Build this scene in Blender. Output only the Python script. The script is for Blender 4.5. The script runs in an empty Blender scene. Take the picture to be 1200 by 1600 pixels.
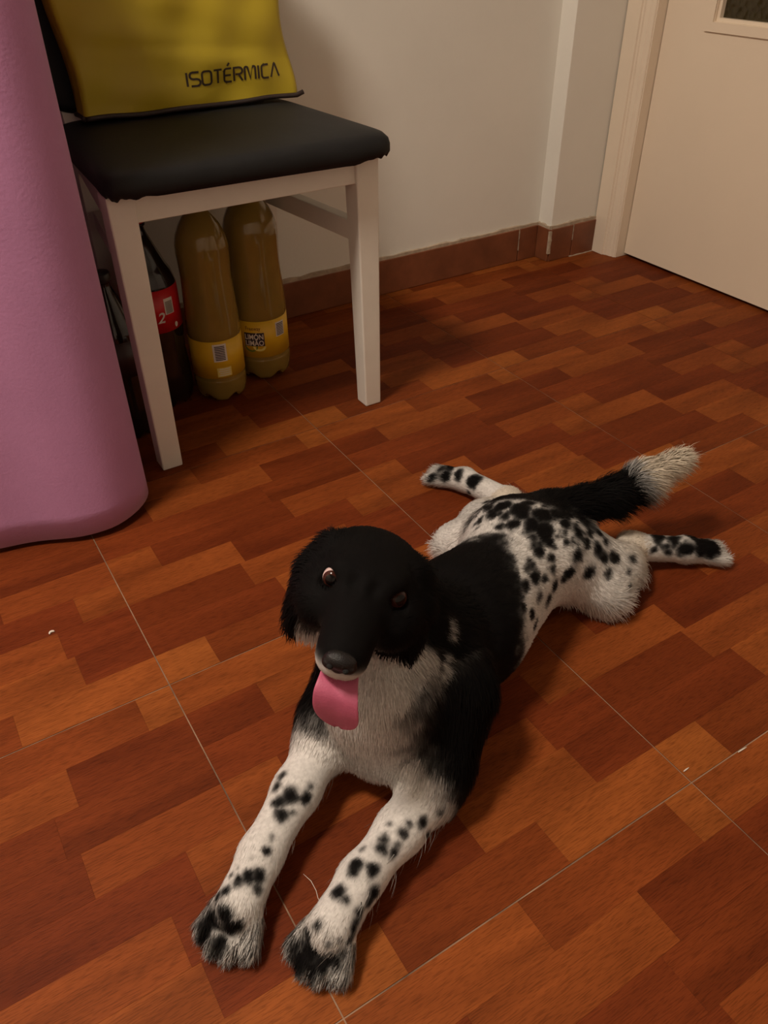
import bpy, bmesh, math, random
import numpy as np
from mathutils import Vector, Matrix
from mathutils.bvhtree import BVHTree

random.seed(7); RNG = np.random.default_rng(7)
SC = bpy.context.scene
COL = SC.collection

# ------------------------------------------------------------------ camera, light, exposure
F_PX, PITCH, ROLL, YAW, CAM_H = 1243.12, 0.655591, -0.010317, 0.549278, 0.79
def camera_axes():
    fw = np.array([math.sin(YAW)*math.cos(PITCH), math.cos(YAW)*math.cos(PITCH), -math.sin(PITCH)])
    rt = np.array([math.cos(YAW), -math.sin(YAW), 0.0]); up = np.cross(rt, fw)
    return math.cos(ROLL)*rt+math.sin(ROLL)*up, -math.sin(ROLL)*rt+math.cos(ROLL)*up, fw
CR, CU, CF = camera_axes()
CAM_POS = np.array([0.0, 0.0, CAM_H])
cam_data = bpy.data.cameras.new('camera')
cam_data.sensor_fit = 'VERTICAL'; cam_data.sensor_height = 24.0
cam_data.lens = F_PX*24.0/1600.0
cam_data.clip_start = 0.02; cam_data.clip_end = 50
cam = bpy.data.objects.new('camera', cam_data); COL.objects.link(cam)
cam.matrix_world = Matrix(((CR[0], CU[0], -CF[0], 0), (CR[1], CU[1], -CF[1], 0), (CR[2], CU[2], -CF[2], CAM_H), (0, 0, 0, 1)))
SC.camera = cam

world = bpy.data.worlds.new('world'); SC.world = world; world.use_nodes = True
world.node_tree.nodes['Background'].inputs[0].default_value = (0.010, 0.008, 0.006, 1)
world.node_tree.nodes['Background'].inputs[1].default_value = 1.0

def ceiling_lamp(loc, energy, size):
    lamp = bpy.data.lights.new('ceiling_lamp_light', 'AREA')
    lamp.shape = 'DISK'; lamp.size = size; lamp.energy = energy; lamp.color = (1.0, 0.86, 0.72)
    o = bpy.data.objects.new('ceiling_lamp_light', lamp); COL.objects.link(o); o.location = loc
ceiling_lamp((-0.55, 0.74, 2.38), 50.0, .45)      # lamp over the room

SC.view_settings.view_transform = 'Standard'; SC.view_settings.look = 'None'
SC.view_settings.gamma = 1.0; SC.view_settings.use_curve_mapping = False
SC.view_settings.exposure = 0.0

# ------------------------------------------------------------------ helpers
def ray(px, py):
    d = ((px-600)/F_PX)*CR-((py-800)/F_PX)*CU+CF
    return d/np.linalg.norm(d)
def project(p):
    v = np.asarray(p, float)-CAM_POS; z = v@CF
    return 600+F_PX*(v@CR)/z, 800-F_PX*(v@CU)/z

def lin(c):
    return tuple(((x/12.92) if x <= .04045 else ((x+.055)/1.055)**2.4) for x in c)
class NT:
    def __init__(s, name):
        s.m = bpy.data.materials.new(name); s.m.use_nodes = True
        s.t = s.m.node_tree; s.b = s.t.nodes['Principled BSDF']
    def n(s, kind, **kw):
        nd = s.t.nodes.new(kind)
        for k, v in kw.items():
            if k.startswith('i_'):
                key = k[2:]; key = int(key) if key.isdigit() else key.replace('_', ' ')
                nd.inputs[key].default_value = v
            else: setattr(nd, k, v)
        return nd
    def l(s, a, ao, b, bi): s.t.links.new(a.outputs[ao], b.inputs[bi])
    def ramp(s, stops):
        r = s.n('ShaderNodeValToRGB'); e = r.color_ramp.elements
        while len(e) < len(stops): e.new(.5)
        for k, (p, c) in enumerate(stops):
            e[k].position = p; e[k].color = (*c, 1) if len(c) == 3 else c
        return r
def simple(name, col, rough=.5, spec=.5, noise=0.0, nscale=8.0, bump=0.0, bscale=60.0, metallic=0.0, coat=0.0, sheen=0.0):
    w = NT(name); b = w.b
    b.inputs['Roughness'].default_value = rough; b.inputs['Specular IOR Level'].default_value = spec
    b.inputs['Metallic'].default_value = metallic; b.inputs['Coat Weight'].default_value = coat
    b.inputs['Sheen Weight'].default_value = sheen
    tc = w.n('ShaderNodeTexCoord')
    nz = w.n('ShaderNodeTexNoise', i_Scale=nscale, i_Detail=5.0, i_Roughness=.6); w.l(tc, 'Object', nz, 'Vector')
    lo = tuple(max(0, c*(1-noise)) for c in col); hi = tuple(min(1, c*(1+noise)) for c in col)
    r = w.ramp([(.3, lo), (.7, hi)]); w.l(nz, 'Fac', r, 'Fac'); w.l(r, 'Color', b, 'Base Color')
    if bump:
        n2 = w.n('ShaderNodeTexNoise', i_Scale=bscale, i_Detail=6.0); w.l(tc, 'Object', n2, 'Vector')
        bp = w.n('ShaderNodeBump', i_Strength=bump, i_Distance=.004); w.l(n2, 'Fac', bp, 'Height'); w.l(bp, 'Normal', b, 'Normal')
    return w.m

def tag(o, label=None, cat=None, group=None, kind=None):
    if label: o['label'] = label
    if cat: o['category'] = cat
    if group: o['group'] = group
    if kind: o['kind'] = kind
    return o
def empty(name, loc, label=None, cat=None, group=None):
    o = bpy.data.objects.new(name, None); COL.objects.link(o); o.location = loc; o.empty_display_size = .05
    return tag(o, label, cat, group)
def link(name, me, mat=None, parent=None, loc=None):
    o = bpy.data.objects.new(name, me); COL.objects.link(o)
    if mat is not None and len(me.materials) == 0:
        for m in (mat if isinstance(mat, (list, tuple)) else [mat]): me.materials.append(m)
    if parent is not None:
        o.parent = parent
        # geometry is given in world coordinates: undo the parent's translation
        if loc is None: o.location = -parent.matrix_world.translation if False else -Vector(world_loc(parent))
        else: o.location = loc
    elif loc is not None: o.location = loc
    return o
def world_loc(o):
    v = Vector(o.location)
    while o.parent is not None: o = o.parent; v = v+Vector(o.location)
    return v
def mesh_from(name, verts, faces, smooth=False, mats=None):
    me = bpy.data.meshes.new(name); me.from_pydata([tuple(v) for v in verts], [], faces); me.update()
    if smooth: me.polygons.foreach_set('use_smooth', [True]*len(me.polygons))
    return me
def bm_mesh(name, bm, smooth=False):
    bmesh.ops.recalc_face_normals(bm, faces=bm.faces[:])
    me = bpy.data.meshes.new(name); bm.to_mesh(me); bm.free()
    if smooth: me.polygons.foreach_set('use_smooth', [True]*len(me.polygons))
    return me
def add_box(bm, x0, x1, y0, y1, z0, z1, bevel=0.0, seg=2):
    vs = [bm.verts.new(p) for p in ((x0,y0,z0),(x1,y0,z0),(x1,y1,z0),(x0,y1,z0),(x0,y0,z1),(x1,y0,z1),(x1,y1,z1),(x0,y1,z1))]
    fs = [bm.faces.new([vs[i] for i in f]) for f in ((3,2,1,0),(4,5,6,7),(0,1,5,4),(1,2,6,5),(2,3,7,6),(3,0,4,7))]
    if bevel:
        es = list({e for f in fs for e in f.edges})
        bmesh.ops.bevel(bm, geom=es, offset=bevel, segments=seg, profile=.5, affect='EDGES')
def box(name, x0, x1, y0, y1, z0, z1, mat, parent=None, bevel=0.0, seg=2, smooth=False):
    bm = bmesh.new(); add_box(bm, x0, x1, y0, y1, z0, z1, bevel, seg)
    return link(name, bm_mesh(name, bm, smooth), mat, parent)
def hexa(name, b0, b1, mat, parent=None, bevel=.002):
    """bar between two quads (lists of four points)"""
    bm = bmesh.new(); vs = [bm.verts.new(p) for p in list(b0)+list(b1)]
    fs = [bm.faces.new([vs[i] for i in f]) for f in ((3,2,1,0),(4,5,6,7),(0,1,5,4),(1,2,6,5),(2,3,7,6),(3,0,4,7))]
    if bevel: bmesh.ops.bevel(bm, geom=bm.edges[:], offset=bevel, segments=2, profile=.5, affect='EDGES')
    return link(name, bm_mesh(name, bm), mat, parent)
def lathe_mesh(name, prof, n=40, petal=None):
    vs, fs = [], []
    for r, z in prof:
        for k in range(n):
            a = 2*math.pi*k/n
            dz = petal(r, z, a) if petal else 0
            vs.append((r*math.cos(a), r*math.sin(a), z+dz))
    m = len(prof)
    for i in range(m-1):
        for k in range(n):
            a, b = i*n+k, i*n+(k+1) % n
            fs.append((a, b, b+n, a+n))
    fs.append(tuple(range(n-1, -1, -1))); fs.append(tuple((m-1)*n+k for k in range(n)))
    return mesh_from(name, vs, fs, True)
def loft(name, loops, closed_ends=True, smooth=True):
    n = len(loops[0]); vs = [p for L in loops for p in L]; fs = []
    for i in range(len(loops)-1):
        for k in range(n):
            a, b = i*n+k, i*n+(k+1) % n
            fs.append((a, b, b+n, a+n))
    if closed_ends:
        fs.append(tuple(range(n-1, -1, -1))); fs.append(tuple((len(loops)-1)*n+k for k in range(n)))
    return mesh_from(name, vs, fs, smooth)

# ------------------------------------------------------------------ materials
def wall_material(name, col):
    w = NT(name); b = w.b; b.inputs['Roughness'].default_value = .75; b.inputs['Specular IOR Level'].default_value = .3
    tc = w.n('ShaderNodeTexCoord'); nz = w.n('ShaderNodeTexNoise', i_Scale=2.2, i_Detail=6.0, i_Roughness=.55); w.l(tc, 'Object', nz, 'Vector')
    r = w.ramp([(.3, tuple(c*.95 for c in col)), (.7, tuple(min(1, c*1.04) for c in col))]); w.l(nz, 'Fac', r, 'Fac'); w.l(r, 'Color', b, 'Base Color')
    n2 = w.n('ShaderNodeTexNoise', i_Scale=170.0, i_Detail=3.0); w.l(tc, 'Object', n2, 'Vector')
    bp = w.n('ShaderNodeBump', i_Strength=.10, i_Distance=.002); w.l(n2, 'Fac', bp, 'Height'); w.l(bp, 'Normal', b, 'Normal')
    return w.m
M_WALL = wall_material('wall_paint', (.80, .78, .71))
M_CEIL = wall_material('ceiling_paint', (.72, .69, .64))
M_DOOR = simple('door_paint', (.80, .68, .535), rough=.42, spec=.4, noise=.025, nscale=3.0, bump=.03, bscale=30)
M_FRAME = simple('frame_paint', (.80, .69, .55), rough=.42, spec=.4, noise=.03, nscale=6.0, bump=.04, bscale=40)
M_SKIRT = simple('skirting_tile', (.19, .062, .026), rough=.4, noise=.22, nscale=14, bump=.05)
M_GROUTW = simple('white_grout', (.42, .33, .24), rough=.85, noise=.2, nscale=60, bump=.3, bscale=120)
M_GROUT = simple('floor_grout', (.27, .165, .10), rough=.9, noise=.6, nscale=14, bump=.2, bscale=200)
M_TILE = simple('tile_body', (.13, .038, .012), rough=.6, noise=.2)
M_DARK = simple('unlit_hall_dark', (.02, .015, .01), rough=.8)

def floor_material():
    w = NT('parquet_print'); b = w.b
    at = w.n('ShaderNodeAttribute', attribute_name='tone'); co = w.n('ShaderNodeAttribute', attribute_name='tco')
    oi = w.n('ShaderNodeObjectInfo')
    tone = w.ramp([(0.0, (.118, .0210, .0055)), (.35, (.160, .0335, .0075)), (.65, (.215, .055, .0115)), (1.0, (.285, .084, .0170))])
    w.l(at, 'Fac', tone, 'Fac')
    mp = w.n('ShaderNodeMapping'); mp.inputs['Scale'].default_value = (5, 55, 1); w.l(co, 'Vector', mp, 'Vector')
    g1 = w.n('ShaderNodeTexNoise', i_Scale=1.0, i_Detail=5.0, i_Roughness=.62, i_Distortion=.6); w.l(mp, 'Vector', g1, 'Vector')
    r1 = w.ramp([(.25, (.80, .78, .76)), (.72, (1.15, 1.15, 1.15))]); w.l(g1, 'Fac', r1, 'Fac')
    mp2 = w.n('ShaderNodeMapping'); mp2.inputs['Scale'].default_value = (70, 900, 1); w.l(co, 'Vector', mp2, 'Vector')
    g2 = w.n('ShaderNodeTexNoise', i_Scale=1.0, i_Detail=2.0, i_Roughness=.5); w.l(mp2, 'Vector', g2, 'Vector')
    r2 = w.ramp([(.36, (.72, .70, .68)), (.52, (1.03, 1.03, 1.03))]); w.l(g2, 'Fac', r2, 'Fac')
    mp3 = w.n('ShaderNodeMapping'); mp3.inputs['Scale'].default_value = (2.2, 9, 1); w.l(co, 'Vector', mp3, 'Vector')
    g3 = w.n('ShaderNodeTexNoise', i_Scale=1.0, i_Detail=2.0, i_Distortion=1.5); w.l(mp3, 'Vector', g3, 'Vector')
    r3 = w.ramp([(.30, (.74, .70, .70)), (.66, (1.20, 1.22, 1.20))]); w.l(g3, 'Fac', r3, 'Fac')
    def mul(a, ao, c, co_):
        m = w.n('ShaderNodeMix', data_type='RGBA', blend_type='MULTIPLY'); m.inputs['Factor'].default_value = 1.0
        w.t.links.new(a.outputs[ao], m.inputs[6]); w.t.links.new(c.outputs[co_], m.inputs[7]); return m
    m1 = mul(tone, 'Color', r1, 'Color'); m2 = mul(m1, 2, r2, 'Color'); m3 = mul(m2, 2, r3, 'Color')
    w.t.links.new(m3.outputs[2], b.inputs['Base Color'])
    b.inputs['Roughness'].default_value = .55; b.inputs['Specular IOR Level'].default_value = .08
    bp = w.n('ShaderNodeBump', i_Strength=.22, i_Distance=.0012); w.l(g2, 'Fac', bp, 'Height'); w.l(bp, 'Normal', b, 'Normal')
    return w.m
M_FLOOR = floor_material()

# ------------------------------------------------------------------ the room
TILE, TX0, TY0 = 0.45, 0.1152, 0.2662
WALL_Y, PIL_Y, PIL_X, DOORW_X = 1.650, 1.600, 1.514, 1.692
ROOM_X0, ROOM_Y0, ROOM_Z = -1.60, -1.60, 2.50
STAVES = {0: [(0, .155, .95), (.155, .60, .42), (.60, 1, .74)],
          1: [(0, .45, .20), (.45, .80, .68), (.80, 1, .13)],
          2: [(0, .38, .26), (.38, .78, .55), (.78, 1, .14)],
          3: [(0, .40, .60), (.40, .86, .14), (.86, 1, .64)],
          4: [(0, .155, .62), (.155, .65, .18), (.65, 1, .48)],
          5: [(0, .62, .24), (.62, 1, .32)],
          6: [(0, .21, .20), (.21, .68, .62), (.68, 1, .24)],
          7: [(0, .44, .64), (.44, .90, .46), (.90, 1, .88)]}
def stave_geo(r, u0, u1):
    g, c = .00004, .00012
    j = .0008
    x0 = u0*TILE+(j if u0 == 0 else g); x1 = u1*TILE-(j if u1 == 1 else g)
    y0 = r/8*TILE+(j if r == 0 else g); y1 = (r+1)/8*TILE-(j if r == 7 else g)
    vs = []
    for dx, z in ((0, -.003), (0, -c), (c, 0)):
        vs += [(x0+dx, y0+dx, z), (x1-dx, y0+dx, z), (x1-dx, y1-dx, z), (x0+dx, y1-dx, z)]
    fs = [(8, 9, 10, 11)]
    for k in (0, 4):
        for i in range(4): fs.append((k+i, k+(i+1) % 4, k+4+(i+1) % 4, k+4+i))
    return vs, fs
def set_point_attr(me, name, kind, data):
    a = me.attributes.new(name, kind, 'POINT')
    a.data.foreach_set('value' if kind == 'FLOAT' else ('vector' if kind == 'FLOAT_VECTOR' else 'color'), np.asarray(data, np.float32).ravel())

# floor slab (grout bed); every tile is a part with its printed staves as sub-parts
floor = box('floor', ROOM_X0-.1, 2.6, ROOM_Y0-.1, 1.75, -.06, -.0009, M_GROUT); tag(floor, kind='structure')
stave_me = {}
for r, lst in STAVES.items():
    for k, (u0, u1, t) in enumerate(lst):
        vs, fs = stave_geo(r, u0, u1); me = mesh_from('stave', vs, fs); me.materials.append(M_FLOOR)
        set_point_attr(me, 'tone', 'FLOAT', [t]*len(vs)); set_point_attr(me, 'tco', 'FLOAT_VECTOR', [(v[0]+.37*k, v[1]+.11*r, .13*k) for v in vs])
        stave_me[r, k] = me
def px_area(i, j, r, u0, u1):
    q = [project((TX0+(i+u)*TILE, TY0+(j+v)*TILE, 0)) for u, v in ((u0, r/8), (u1, r/8), (u1, (r+1)/8), (u0, (r+1)/8))]
    cx, cy = sum(p[0] for p in q)/4, sum(p[1] for p in q)/4
    if not (-40 < cx < 1240 and 330 < cy < 1640): return 0
    q = [(min(max(x, 0), 1200), min(max(y, 0), 1600)) for x, y in q]
    return abs(sum(q[k][0]*q[(k+1) % 4][1]-q[(k+1) % 4][0]*q[k][1] for k in range(4)))/2
cells, rest = [], []
for i in range(-4, 5):
    for j in range(-5, 4):
        X0, Y0 = TX0+i*TILE, TY0+j*TILE
        if X0 > 2.55 or Y0 > 1.65 or X0+TILE < ROOM_X0 or Y0+TILE < ROOM_Y0: continue
        for r, lst in STAVES.items():
            for k, (u0, u1, t) in enumerate(lst):
                if Y0+r/8*TILE > 1.66: continue
                front = (CF @ (np.array([X0+TILE/2, Y0+TILE/2, 0])-CAM_POS)) > .15
                a = px_area(i, j, r, u0, u1) if front else 0
                # staves standing behind the cloth, the chair legs or outside the frame do not show
                cells.append((a, i, j, r, k))
cells.sort(key=lambda c: -c[0])
single = [c for c in cells[:300] if c[0] > 60]
tiles = {}
tile_bm = bmesh.new(); add_box(tile_bm, .0007, TILE-.0007, .0007, TILE-.0007, -.006, -.0005)
tile_me = bm_mesh('tile', tile_bm); tile_me.materials.append(M_TILE)
for a, i, j, r, k in single:
    if (i, j) not in tiles:
        t = bpy.data.objects.new('tile', tile_me); COL.objects.link(t); t.parent = floor; t.location = (TX0+i*TILE, TY0+j*TILE, 0); tiles[i, j] = t
    s = bpy.data.objects.new('stave', stave_me[r, k]); COL.objects.link(s); s.parent = tiles[i, j]
    s.location = (0, 0, random.uniform(-.00008, .00008))
vs_all, fs_all, tn_all, tc_all = [], [], [], []
done = {c[1:] for c in single}
for a, i, j, r, k in cells:
    if (i, j, r, k) in done: continue
    u0, u1, t = STAVES[r][k]; vs, fs = stave_geo(r, u0, u1); o = len(vs_all)
    vs_all += [(v[0]+TX0+i*TILE, v[1]+TY0+j*TILE, v[2]) for v in vs]; fs_all += [tuple(q+o for q in f) for f in fs]
    tn_all += [t]*len(vs); tc_all += [(v[0]+.37*k, v[1]+.11*r, .13*k) for v in vs]
me = mesh_from('staves', vs_all, fs_all); set_point_attr(me, 'tone', 'FLOAT', tn_all); set_point_attr(me, 'tco', 'FLOAT_VECTOR', tc_all)
tag(link('staves', me, M_FLOOR, floor), kind='stuff')

# walls
tag(box('wall_back', ROOM_X0-.1, PIL_X, WALL_Y, WALL_Y+.12, 0, ROOM_Z, M_WALL), kind='structure')
tag(box('wall_pillar', PIL_X, DOORW_X, PIL_Y, WALL_Y+.12, 0, ROOM_Z, M_WALL, bevel=.002), kind='structure')
bm = bmesh.new()
D_Y0, D_Y1, D_TOP = .690, 1.512, 2.05
add_box(bm, DOORW_X, DOORW_X+.10, D_Y1+.012, WALL_Y+.12, 0, ROOM_Z)
add_box(bm, DOORW_X, DOORW_X+.10, ROOM_Y0-.1, D_Y0-.012, 0, ROOM_Z)
add_box(bm, DOORW_X, DOORW_X+.10, D_Y0-.012, D_Y1+.012, D_TOP+.012, ROOM_Z)
tag(link('wall_right', bm_mesh('wall_right', bm), M_WALL), kind='structure')
tag(box('wall_left', ROOM_X0-.12, ROOM_X0, ROOM_Y0-.1, WALL_Y+.12, 0, ROOM_Z, M_WALL), kind='structure')
tag(box('wall_front', ROOM_X0-.12, DOORW_X+.1, ROOM_Y0-.12, ROOM_Y0, 0, ROOM_Z, M_WALL), kind='structure')
tag(box('ceiling', ROOM_X0-.12, DOORW_X+.1, ROOM_Y0-.12, WALL_Y+.12, ROOM_Z, ROOM_Z+.1, M_CEIL), kind='structure')
# hall behind the door's glass; its unlit darkness is put into the wall colour
tag(box('wall_hall', 2.50, 2.56, -.2, 2.2, 0, ROOM_Z, M_DARK), kind='structure')

# skirting tiles
SK_H, SK_T = .086, .009
def skirting(name, pieces):
    """pieces: list of (x0,x1,y0,y1)"""
    x0 = min(p[0] for p in pieces); y0 = min(p[2] for p in pieces)
    root = bpy.data.objects.new(name, None); COL.objects.link(root); root.location = (x0, y0, 0); tag(root, kind='structure')
    for p in pieces: box('skirting_tile', p[0], p[1], p[2], p[3], 0.0005, SK_H+random.uniform(-.0012, .0012), M_SKIRT, root, bevel=.0012, seg=1)
    return root
pcs = []; x = 1.440
pcs.append((1.4425, PIL_X-SK_T-.001, WALL_Y-SK_T, WALL_Y))
while x > ROOM_X0: pcs.append((max(x-.45+.0025, ROOM_X0), x, WALL_Y-SK_T, WALL_Y)); x -= .45
bb = skirting('baseboard_back', pcs)
bp_ = skirting('baseboard_pillar', [(PIL_X-SK_T, PIL_X-.0005, PIL_Y-SK_T+.004, WALL_Y-.0005), (PIL_X-.003, 1.588, PIL_Y-SK_T, PIL_Y), (1.5905, DOORW_X-.020, PIL_Y-SK_T, PIL_Y)])
def grout_line(name, x0, x1, y0, y1, z0, z1, parent, jit=.0015, n=26, axis=0):
    loops = []
    for i in range(n+1):
        t = i/n; a = random.uniform(-jit, jit); b = random.uniform(-jit, jit)*.4
        if axis == 0: X = x0+(x1-x0)*t; loops.append([(X, y0-b, z0), (X, y1, z0), (X, y1, z1+a), (X, y0-b, z1+a*.5)])
        elif axis == 1: Y = y0+(y1-y0)*t; loops.append([(x0-b, Y, z0), (x1, Y, z0), (x1, Y, z1+a), (x0-b, Y, z1+a*.5)])
        else: Z = z0+(z1-z0)*t; loops.append([(x0-a, y0-b, Z), (x1+a, y0-b, Z), (x1, y1, Z), (x0, y1, Z)])
    return link(name, loft(name, loops, True, False), M_GROUTW, parent)
grout_line('plaster_line', ROOM_X0, PIL_X-.002, WALL_Y-SK_T*.75, WALL_Y, SK_H-.001, SK_H+.008, bb, .0025, 120)
grout_line('plaster_line', PIL_X-SK_T*.75, PIL_X, PIL_Y-.004, WALL_Y-.004, SK_H-.001, SK_H+.007, bp_, .002, 8, 1)
grout_line('plaster_line', PIL_X-.004, DOORW_X-.019, PIL_Y-SK_T*.75, PIL_Y, SK_H-.001, SK_H+.009, bp_, .0025, 16)
grout_line('corner_grout', PIL_X-SK_T-.0005, PIL_X-.002, PIL_Y-SK_T-.001, PIL_Y-SK_T+.006, .022, SK_H-.004, bp_, .0012, 10, 2)
grout_line('joint_grout', 1.4404, 1.4421, WALL_Y-SK_T-.0007, WALL_Y-.002, .03, SK_H-.001, bb, .001, 8, 2)
grout_line('joint_grout', 1.5886, 1.5900, PIL_Y-SK_T-.0006, PIL_Y-.002, .045, SK_H-.001, bp_, .0008, 6, 2)
grout_line('floor_grout_line', PIL_X+.07, DOORW_X-.02, PIL_Y-SK_T-.004, PIL_Y-SK_T, .0002, .0016, bp_, .0008, 12)

# door casing (stepped moulding), jamb, door leaf with a glazed opening
def casing_profile():
    # (across, out): from the pillar side to the opening; out = distance from the wall towards the room
    return [(0, 0), (0, .019), (.003, .021), (.045, .021), (.047, .017), (.052, .017), (.054, .014), (.066, .013), (.070, .010), (.078, .010), (.080, .008), (.080, 0)]
cas = bpy.data.objects.new('trim_1', None); COL.objects.link(cas); cas.location = (DOORW_X, 1.595, 0); tag(cas, kind='structure')
prof = casing_profile()
loops = [[(DOORW_X-o, 1.597-a, z) for a, o in prof] for z in (0.0006, 2.132)]
link('casing_upright', loft('casing_upright', loops, True, False), M_FRAME, cas)
loops = [[(DOORW_X-o, D_Y0-.085+a, z) for a, o in reversed(prof)] for z in (0.0006, 2.132)]
link('casing_upright', loft('casing_upright', loops, True, False), M_FRAME, cas)
loops = [[(DOORW_X-o, y, 2.132-a) for a, o in prof] for y in (D_Y0-.004, 1.516)]
link('casing_head', loft('casing_head', loops, True, False), M_FRAME, cas)
bm = bmesh.new(); add_box(bm, DOORW_X-.006, DOORW_X+.10, D_Y1+.002, D_Y1+.012, 0.0006, D_TOP+.01); link('jamb', bm_mesh('jamb', bm), M_FRAME, cas)
bm = bmesh.new(); add_box(bm, DOORW_X-.006, DOORW_X+.10, D_Y0-.012, D_Y0-.002, 0.0006, D_TOP+.01); link('jamb', bm_mesh('jamb', bm), M_FRAME, cas)

DX = 1.716           # room-side face of the leaf
G_Y0, G_Y1, G_Z0, G_Z1 = D_Y0+.135, 1.372, .570, 1.90
door = bpy.data.objects.new('door_1', None); COL.objects.link(door); door.location = (DX, D_Y1, .008)
tag(door, 'cream painted door with dark textured glass pane', None, None, 'structure')
bm = bmesh.new(); Z0, Z1 = .009, D_TOP
add_box(bm, DX, DX+.036, G_Y1, D_Y1, Z0, Z1, .0015, 1); add_box(bm, DX, DX+.036, D_Y0, G_Y0, Z0, Z1, .0015, 1)
dl = None
bm.free()
def door_leaf():
    bm = bmesh.new()
    ys, zs = [D_Y0, G_Y0, G_Y1, D_Y1], [Z0, G_Z0, G_Z1, Z1]
    v = {}
    for s, X in ((0, DX), (1, DX+.036)):
        for a, y in enumerate(ys):
            for b, z in enumerate(zs): v[s, a, b] = bm.verts.new((X, y, z))
    for s in (0, 1):
        for a in range(3):
            for b in range(3):
                if a == 1 and b == 1: continue
                q = [v[s, a, b], v[s, a+1, b], v[s, a+1, b+1], v[s, a, b+1]]; bm.faces.new(q if s else q[::-1])
    for a in range(3):
        bm.faces.new((v[0, a, 0], v[0, a+1, 0], v[1, a+1, 0], v[1, a, 0])); bm.faces.new((v[0, a, 3], v[1, a, 3], v[1, a+1, 3], v[0, a+1, 3]))
        bm.faces.new((v[0, 0, a], v[1, 0, a], v[1, 0, a+1], v[0, 0, a+1])); bm.faces.new((v[0, 3, a], v[0, 3, a+1], v[1, 3, a+1], v[1, 3, a]))
    for (a0, b0, a1, b1) in ((1, 1, 2, 1), (2, 1, 2, 2), (2, 2, 1, 2), (1, 2, 1, 1)):
        bm.faces.new((v[0, a0, b0], v[0, a1, b1], v[1, a1, b1], v[1, a0, b0]))
    return bm_mesh('leaf', bm)
link('leaf', door_leaf(), M_DOOR, door)
fr = bpy.data.objects.new('glazing_frame', None)
def ring(name, X0, X1, o, i, mat):
    """picture-frame strip around the glass; o = outer reach, i = inner reach past the opening edge"""
    bm = bmesh.new()
    O = [(G_Y0-o, G_Z0-o), (G_Y1+o, G_Z0-o), (G_Y1+o, G_Z1+o), (G_Y0-o, G_Z1+o)]; I = [(G_Y0+i, G_Z0+i), (G_Y1-i, G_Z0+i), (G_Y1-i, G_Z1-i), (G_Y0+i, G_Z1-i)]
    v = [[bm.verts.new((X, *p)) for p in L] for X in (X0, X1) for L in (O, I)]
    for k in range(4):
        n = (k+1) % 4
        bm.faces.new((v[0][k], v[0][n], v[1][n], v[1][k])); bm.faces.new((v[2][k], v[3][k], v[3][n], v[2][n]))
        bm.faces.new((v[0][k], v[2][k], v[2][n], v[0][n])); bm.faces.new((v[1][k], v[1][n], v[3][n], v[3][k]))
    return link(name, bm_mesh(name, bm), mat, door)
ring('glazing_frame', DX-.0045, DX+.004, .020, -.001, M_DOOR)
ring('glazing_bead', DX+.006, DX+.018, .0, .007, M_FRAME)
def glass_material():
    w = NT('textured_glass'); b = w.b
    b.inputs['Base Color'].default_value = (.22, .17, .07, 1); b.inputs['Roughness'].default_value = .12
    b.inputs['Transmission Weight'].default_value = .85; b.inputs['IOR'].default_value = 1.5
    tc = w.n('ShaderNodeTexCoord'); vo = w.n('ShaderNodeTexVoronoi', i_Scale=70.0); w.l(tc, 'Object', vo, 'Vector')
    bp = w.n('ShaderNodeBump', i_Strength=.7, i_Distance=.004); w.l(vo, 'Distance', bp, 'Height'); w.l(bp, 'Normal', b, 'Normal')
    return w.m
box('glass_pane', DX+.0185, DX+.0225, G_Y0+.0005, G_Y1-.0005, G_Z0+.0005, G_Z1-.0005, glass_material(), door)
ring('glazing_bead', DX+.023, DX+.034, .0, .007, M_FRAME)
bm = bmesh.new()
add_box(bm, DX-.008, DX, D_Y0+.03, D_Y0+.07, .95, 1.13, .003)
add_box(bm, DX-.05, DX-.008, D_Y0+.042, D_Y0+.058, 1.055, 1.071, .004); add_box(bm, DX-.055, DX-.038, D_Y0+.042, D_Y0+.16, 1.053, 1.073, .005)
link('door_handle', bm_mesh('door_handle', bm), simple('brass', (.55, .38, .15), rough=.3, metallic=1.0), door)

# ------------------------------------------------------------------ table under the pink cloth
M_CLOTH = simple('pink_cloth', (.50, .235, .43), rough=.85, spec=.15, noise=.07, nscale=5.0, bump=.10, bscale=240, sheen=.15)
M_TABLE = simple('table_wood', (.30, .16, .08), rough=.5, noise=.15)
def path_resample(pts, n):
    P_ = np.array(pts); seg = np.linalg.norm(np.diff(P_, axis=0), axis=1); s = np.concatenate([[0], np.cumsum(seg)])
    q = np.linspace(0, s[-1], n); return np.stack([np.interp(q, s, P_[:, k]) for k in range(2)], 1)
def cloth_outline():
    # plan view of the hanging skirt, from the far left along the front, round the near corner, then back
    A, B = np.array([-.72, 1.268]), np.array([.138, 1.0620])
    pts = [A+(B-A)*t for t in np.linspace(0, 1, 60)]
    d = (B-A)/np.linalg.norm(B-A); nrm = np.array([-d[1], d[0]]); R_ = .075
    c = B+nrm*R_
    a0 = math.atan2(-nrm[1], -nrm[0]); a1 = 0.02
    for t in np.linspace(0, 1, 16)[1:]:
        a = a0+(a1-a0)*t; pts.append(c+R_*np.array([math.cos(a), math.sin(a)]))
    e = pts[-1]
    for t in np.linspace(0, 1, 22)[1:]: pts.append(e+np.array([.006*t, .50*t]))
    f = pts[-1]
    for t in np.linspace(0, 1, 30)[1:]: pts.append(f+np.array([-.92*t, .004*t]))
    return path_resample(pts, 220)
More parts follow.
